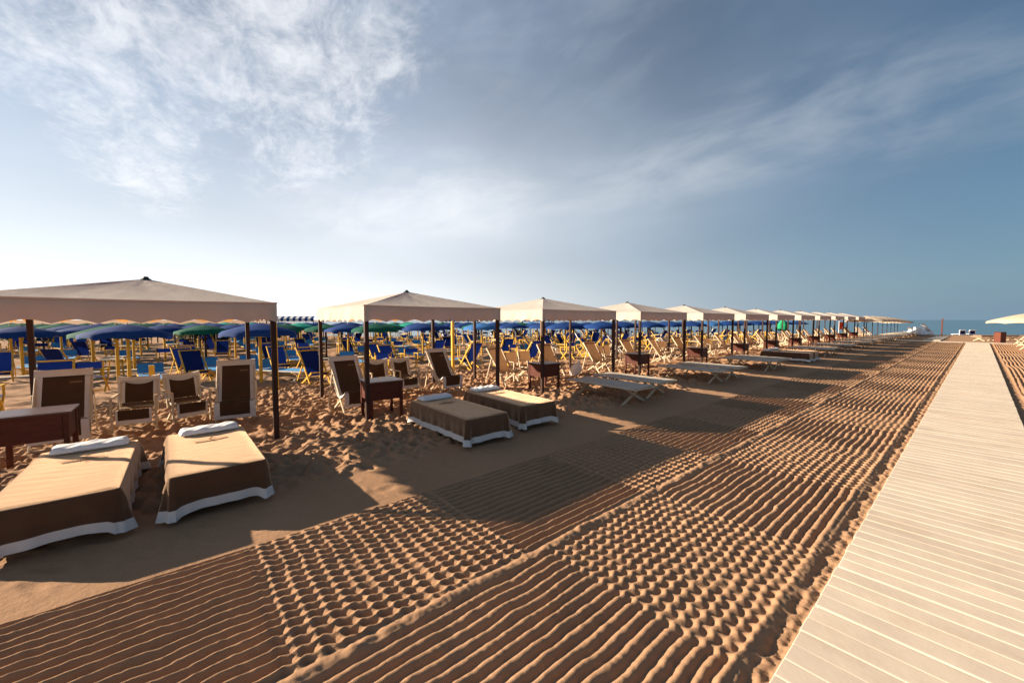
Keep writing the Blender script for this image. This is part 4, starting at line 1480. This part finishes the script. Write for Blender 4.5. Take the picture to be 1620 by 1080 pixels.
# ------------------------------------------------------------------ small things
def plastic_bag(label, loc):
    m = MB(); P = []
    for i in range(15):
        t = i / 14
        row = []
        for j in range(25):
            a = 2 * math.pi * j / 24
            rad = 0.17 * (math.sin(math.pi * min(1, 0.12 + t * 0.9)) ** 0.6) * (1 + 0.14 * math.sin(3 * a + 5 * t) + 0.08 * math.sin(7 * a + 3 * t))
            row.append((rad * math.cos(a) * 1.15 + 0.16 * t, rad * math.sin(a) * 0.8 + 0.03 * math.sin(5 * t), 0.02 + 0.46 * t * (1 + 0.06 * math.sin(4 * a))))
        P.append(row)
    m.grid(P, 0, True)
    t = thing('rubbish_bag', label, 'bag', loc, R(40))
    m.build('bag', 'plastic_bag', t)
    k = MB()
    Pk = [[(0.05 + 0.07 * math.cos(a) * math.sin(b), 0.07 * math.sin(a) * math.sin(b), 0.13 + 0.08 * math.cos(b)) for a in [q * math.pi / 6 for q in range(13)]] for b in [q * math.pi / 8 for q in range(9)]]
    k.grid(Pk, 0, True)
    k.build('contents', 'red_cloth', t)
    kn = MB().tube((0.16, 0, 0.46), (0.20, 0.02, 0.55), 0.03, 0.05, 8)
    kn.build('tied_neck', 'plastic_bag', t)


plastic_bag('white plastic bag with red contents on the sand between third-tent chairs', (-9.3, 10.75, 0))


def weed(label, loc):
    r = random.Random(9); m = MB()
    for q in range(60):
        a, l, el = r.uniform(0, 6.28), r.uniform(0.04, 0.13), r.uniform(0.3, 1.3)
        d = Vector((math.cos(a) * math.cos(el), math.sin(a) * math.cos(el), math.sin(el))); s = Vector((-math.sin(a), math.cos(a), 0)) * 0.012
        b = Vector((r.uniform(-0.08, 0.08), r.uniform(-0.08, 0.08), 0))
        m.add([b - s, b + d * l * 0.6 + s * 0.4, b + d * l, b + s], [(0, 1, 2, 3)])
    tag(m.build('weed', 'weed', None, loc), label, 'plant')


weed('small dark weed in the sand under the second tent\'s chest table', (-7.55, 3.35, 0.0))

# ---- near the water
CREAM_G = 'cream umbrellas in line after the last tent'
cu0 = None
for n in range(8):
    u, v = -7.6 - 0.05 * n, 54.8 + n * 4.0
    t = thing('beach_umbrella', f'cream umbrella beyond the last tent, {NTH[n]} in line from the tents', 'umbrella', (u, v, gz(u, v)), 0.2, CREAM_G)
    if n == 0: can = umbrella_canopy(1.75, 1.95, 2.42).mesh('canopy', 'umbrella_cream'); pol = MB().tube((0, 0, -0.2), (0, 0, 2.46), 0.04, 0.035, 8).mesh('pole', 'post_wood')
    inst('canopy', can, t); inst('pole', pol, t)
for n in range(4):
    u, v = 1.98 + 0.35 * n, 41.0 + n * 5.0
    t = thing('beach_umbrella', ['large cream umbrella cut off by the right edge, right of the walkway', 'cream umbrella right of the walkway behind the large one', 'second cream umbrella behind the one at the right edge', 'farthest cream umbrella at the right edge'][n], 'umbrella', (u, v, gz(u, v)), 0.2, 'cream umbrellas right of the walkway')
    inst('canopy', can, t); inst('pole', pol, t)
# cots and chairs round the cream umbrellas
for n in range(8):
    for j, (du, dv) in enumerate(((1.6, -0.9), (1.6, 0.7))):
        u, v = -7.6 + du, 54.8 + n * 3.2 + dv
        copy_thing(cot0, f'small distant cream cot beside the {NTH[n]} cream umbrella, {"nearer" if j == 0 else "farther"} one', (u, v, gz(u, v)), random.uniform(-0.1, 0.1), 'distant cots by the cream umbrellas')
for n in range(9):
    u, v = -10.2 + random.uniform(-0.4, 0.4), 54.5 + n * 2.3
    o = copy_thing(tc1, f'small distant tan deck chair behind the cream umbrellas, {NTH[n]} from the tents', (u, v, gz(u, v)), random.uniform(-0.5, 0.5), 'distant chairs by the cream umbrellas')
for n in range(5):
    u, v = 2.3 + 0.4 * (n % 2) + random.uniform(-0.1, 0.3), 43.0 + n * 2.4
    copy_thing(tc1, f'tan deck chair at the right edge beneath the cream umbrellas, {NTH[n]} nearest', (u, v, gz(u, v)), random.uniform(2.4, 3.6), 'chairs at the right edge')

for xx, dist, lab in ((1561, 38.0, 'cream cot with a tan mattress left of the wooden box'), (1592, 38.6, 'cream cot with a tan mattress right of the wooden box')):
    u, v = bearing((xx - 810) / FPX * dist, dist)
    c = copy_thing(cot0, lab, (u, v, gz(u, v)), R(52), 'cots at the far end of the walkway')
    MB().box((0, 0, CZ + 0.055), (1.9, 0.70, 0.09), 0, None, 0.02).build('mattress', 'tan_canvas', c)


def wooden_box(label, loc):
    t = thing('wooden_box', label, 'box', loc, YAW)
    t.scale = (0.66, 0.66, 0.90)
    MB().box((0, 0, 0.50), (0.72, 0.72, 1.0), 0, None, 0.015).build('body', 'rust_box', t)
    MB().box((0, 0, 1.025), (0.78, 0.78, 0.05), 0, None, 0.01).build('lid', 'mahogany_top', t)
    for q in range(4):
        a = q * math.pi / 2
        for y in (-0.33, 0.33):
            MB().box((0.365, y, 0.5), (0.014, 0.055, 0.98)).build('corner_strip', 'rust_box', t, (0, 0, 0), a)


wooden_box('reddish brown wooden box standing right of the walkway\'s far end', (1.2, 54.9, gz(1.2, 54.9)))
u, v = -3.3, 80.0
pb = MB().box((0, 0, 0.95), (0.14, 0.14, 2.7), 0, None, 0.015).build('shore_post', 'rust_box', None, (u, v, gz(u, v)))
tag(pb, 'tall brown post standing alone at the water\'s edge', 'post')


def sling_seat(label, loc):
    t = thing('plastic_lounger', label, 'lounger', loc, YAW + math.pi / 2, 'white plastic loungers at the shore')
    t.scale = (0.9, 0.95, 0.72)
    for s in (-1, 1):
        MB().box((0, s * 0.42, 0.5), (0.10, 0.16, 1.0), 0, None, 0.04).build('side_frame', 'plastic_white', t)
        MB().beam((0.05, s * 0.42, 0.25), (1.2, s * 0.40, 0.18), 0.10, 0.09, 0, 0.02).build('rail', 'plastic_white', t)
        MB().box((1.0, s * 0.40, 0.05), (0.09, 0.09, 0.3), 0, None, 0.02).build('leg', 'plastic_white', t)
    MB().box((0, 0, 0.95), (0.12, 0.84, 0.22), 0, None, 0.04).build('top_bar', 'plastic_white', t)
    MB().box((0, 0, 0.12), (0.12, 0.84, 0.28), 0, None, 0.04).build('bottom_bar', 'plastic_white', t)
    MB().box((0.0, 0, 0.54), (0.05, 0.72, 0.62), 0, None, 0.01).build('sling', 'blue_canvas', t)
    MB().box((0.6, 0, 0.24), (1.15, 0.72, 0.04), 0, None, 0.01).build('seat_sling', 'blue_canvas', t)


for xx, w in ((1523, 'left'), (1538.5, 'right')):
    dist = 54.5
    u, v = bearing((xx - 810) / FPX * dist, dist)
    sling_seat(f'white plastic lounger with navy sling at the shore, {w} of two', (u, v, gz(u, v)))


def pedal_boat(label, loc, rz):
    t = thing('pedal_boat', label, 'boat', loc, rz)
    for s in (-1, 1):
        m = MB(); P = []
        for i in range(17):
            a = -1 + 2 * i / 16
            w = 0.26 * (1 - abs(a) ** 4) + 0.03; zz = 0.16 * abs(a) ** 3
            P.append([(a * 1.7, s * 0.55 + w * math.cos(b), 0.25 + zz + 0.24 * math.sin(b)) for b in [q * 2 * math.pi / 12 for q in range(13)]])
        m.grid(P, 0, True, flip=True); m.build('hull', 'plastic_white', t)
    MB().box((0, 0, 0.50), (2.4, 1.15, 0.12), 0, None, 0.04).build('deck', 'plastic_white', t)
    for x in (-0.75, 0.1):
        for s in (-1, 1):
            m = MB(); m.box((x, s * 0.28, 0.66), (0.45, 0.42, 0.2), 0, None, 0.05); m.beam((x - 0.2, s * 0.28, 0.7), (x - 0.38, s * 0.28, 1.12), 0.42, 0.09, 0, 0.03, (0, 1, 0)); m.build('seat', 'plastic_white', t)
    m = MB()
    m.grid([[(1.75 - 1.5 * q / 10, y, 0.55 + 0.95 * math.sin(q / 10 * 1.5) ** 1.4 + (0.16 if k in (0, 3) else 0)) for k, y in enumerate((-0.24, -0.2, 0.2, 0.24))] for q in range(11)], 0, True)
    m.build('slide', 'plastic_white', t)
    MB().box((0.9, 0, 0.85), (0.2, 0.25, 0.6), 0, None, 0.06).build('pedal_housing', 'plastic_white', t)


dist = 53.0
u, v = bearing((1453 - 810) / FPX * dist, dist)
pedal_boat('white pedal boat drawn up at the shore beyond the cream umbrellas', (u, v, gz(u, v)), YAW + 0.15)


def hanging(name, label, cat, xx, dist, matn, z0, z1, w):
    u, v = bearing((xx - 810) / FPX * dist, dist)
    t = thing(name, label, cat, (u, v, gz(u, v)), YAW)
    m = MB()
    m.grid([[((-w / 2 + w * i / 8), 0.05 * math.sin(i * 1.7 + j * 0.4), z1 - (z1 - z0) * j / 8 - 0.05 * abs(i - 4) / 4) for j in range(9)] for i in range(9)], 0, True)
    m.build('cloth', matn, t)
    MB().tube((-w / 2 - 0.03, 0, -0.2), (-w / 2 - 0.03, 0, z1 + 0.15), 0.03, 0.025, 8).build('pole', 'white_wood', t)
    return t


hanging('flag', 'orange red cloth on a pole seen beyond the tenth tent', 'flag', 1331, 47, 'red_cloth', 0.9, 1.75, 0.55)


def closed_umbrella(label, xx, dist):
    u, v = bearing((xx - 810) / FPX * dist, dist)
    t = thing('closed_umbrella', label, 'umbrella', (u, v, gz(u, v)), 0)
    m = MB()
    P = [[(rad * math.cos(a) * (1 + 0.15 * math.sin(6 * a)), rad * math.sin(a) * (1 + 0.15 * math.sin(6 * a)), z) for a in [q * 2 * math.pi / 24 for q in range(25)]] for z, rad in ((2.05, 0.03), (1.9, 0.2), (1.5, 0.42), (1.1, 0.40), (0.9, 0.32))]
    m.grid(P, 0, True, flip=True); m.build('canopy', 'green_cloth', t)
    MB().tube((0, 0, -0.2), (0, 0, 2.15), 0.03, 0.025, 8).build('pole', 'post_wood', t)


closed_umbrella('half-closed green umbrella seen beyond the seventh tent', 1238, 40)
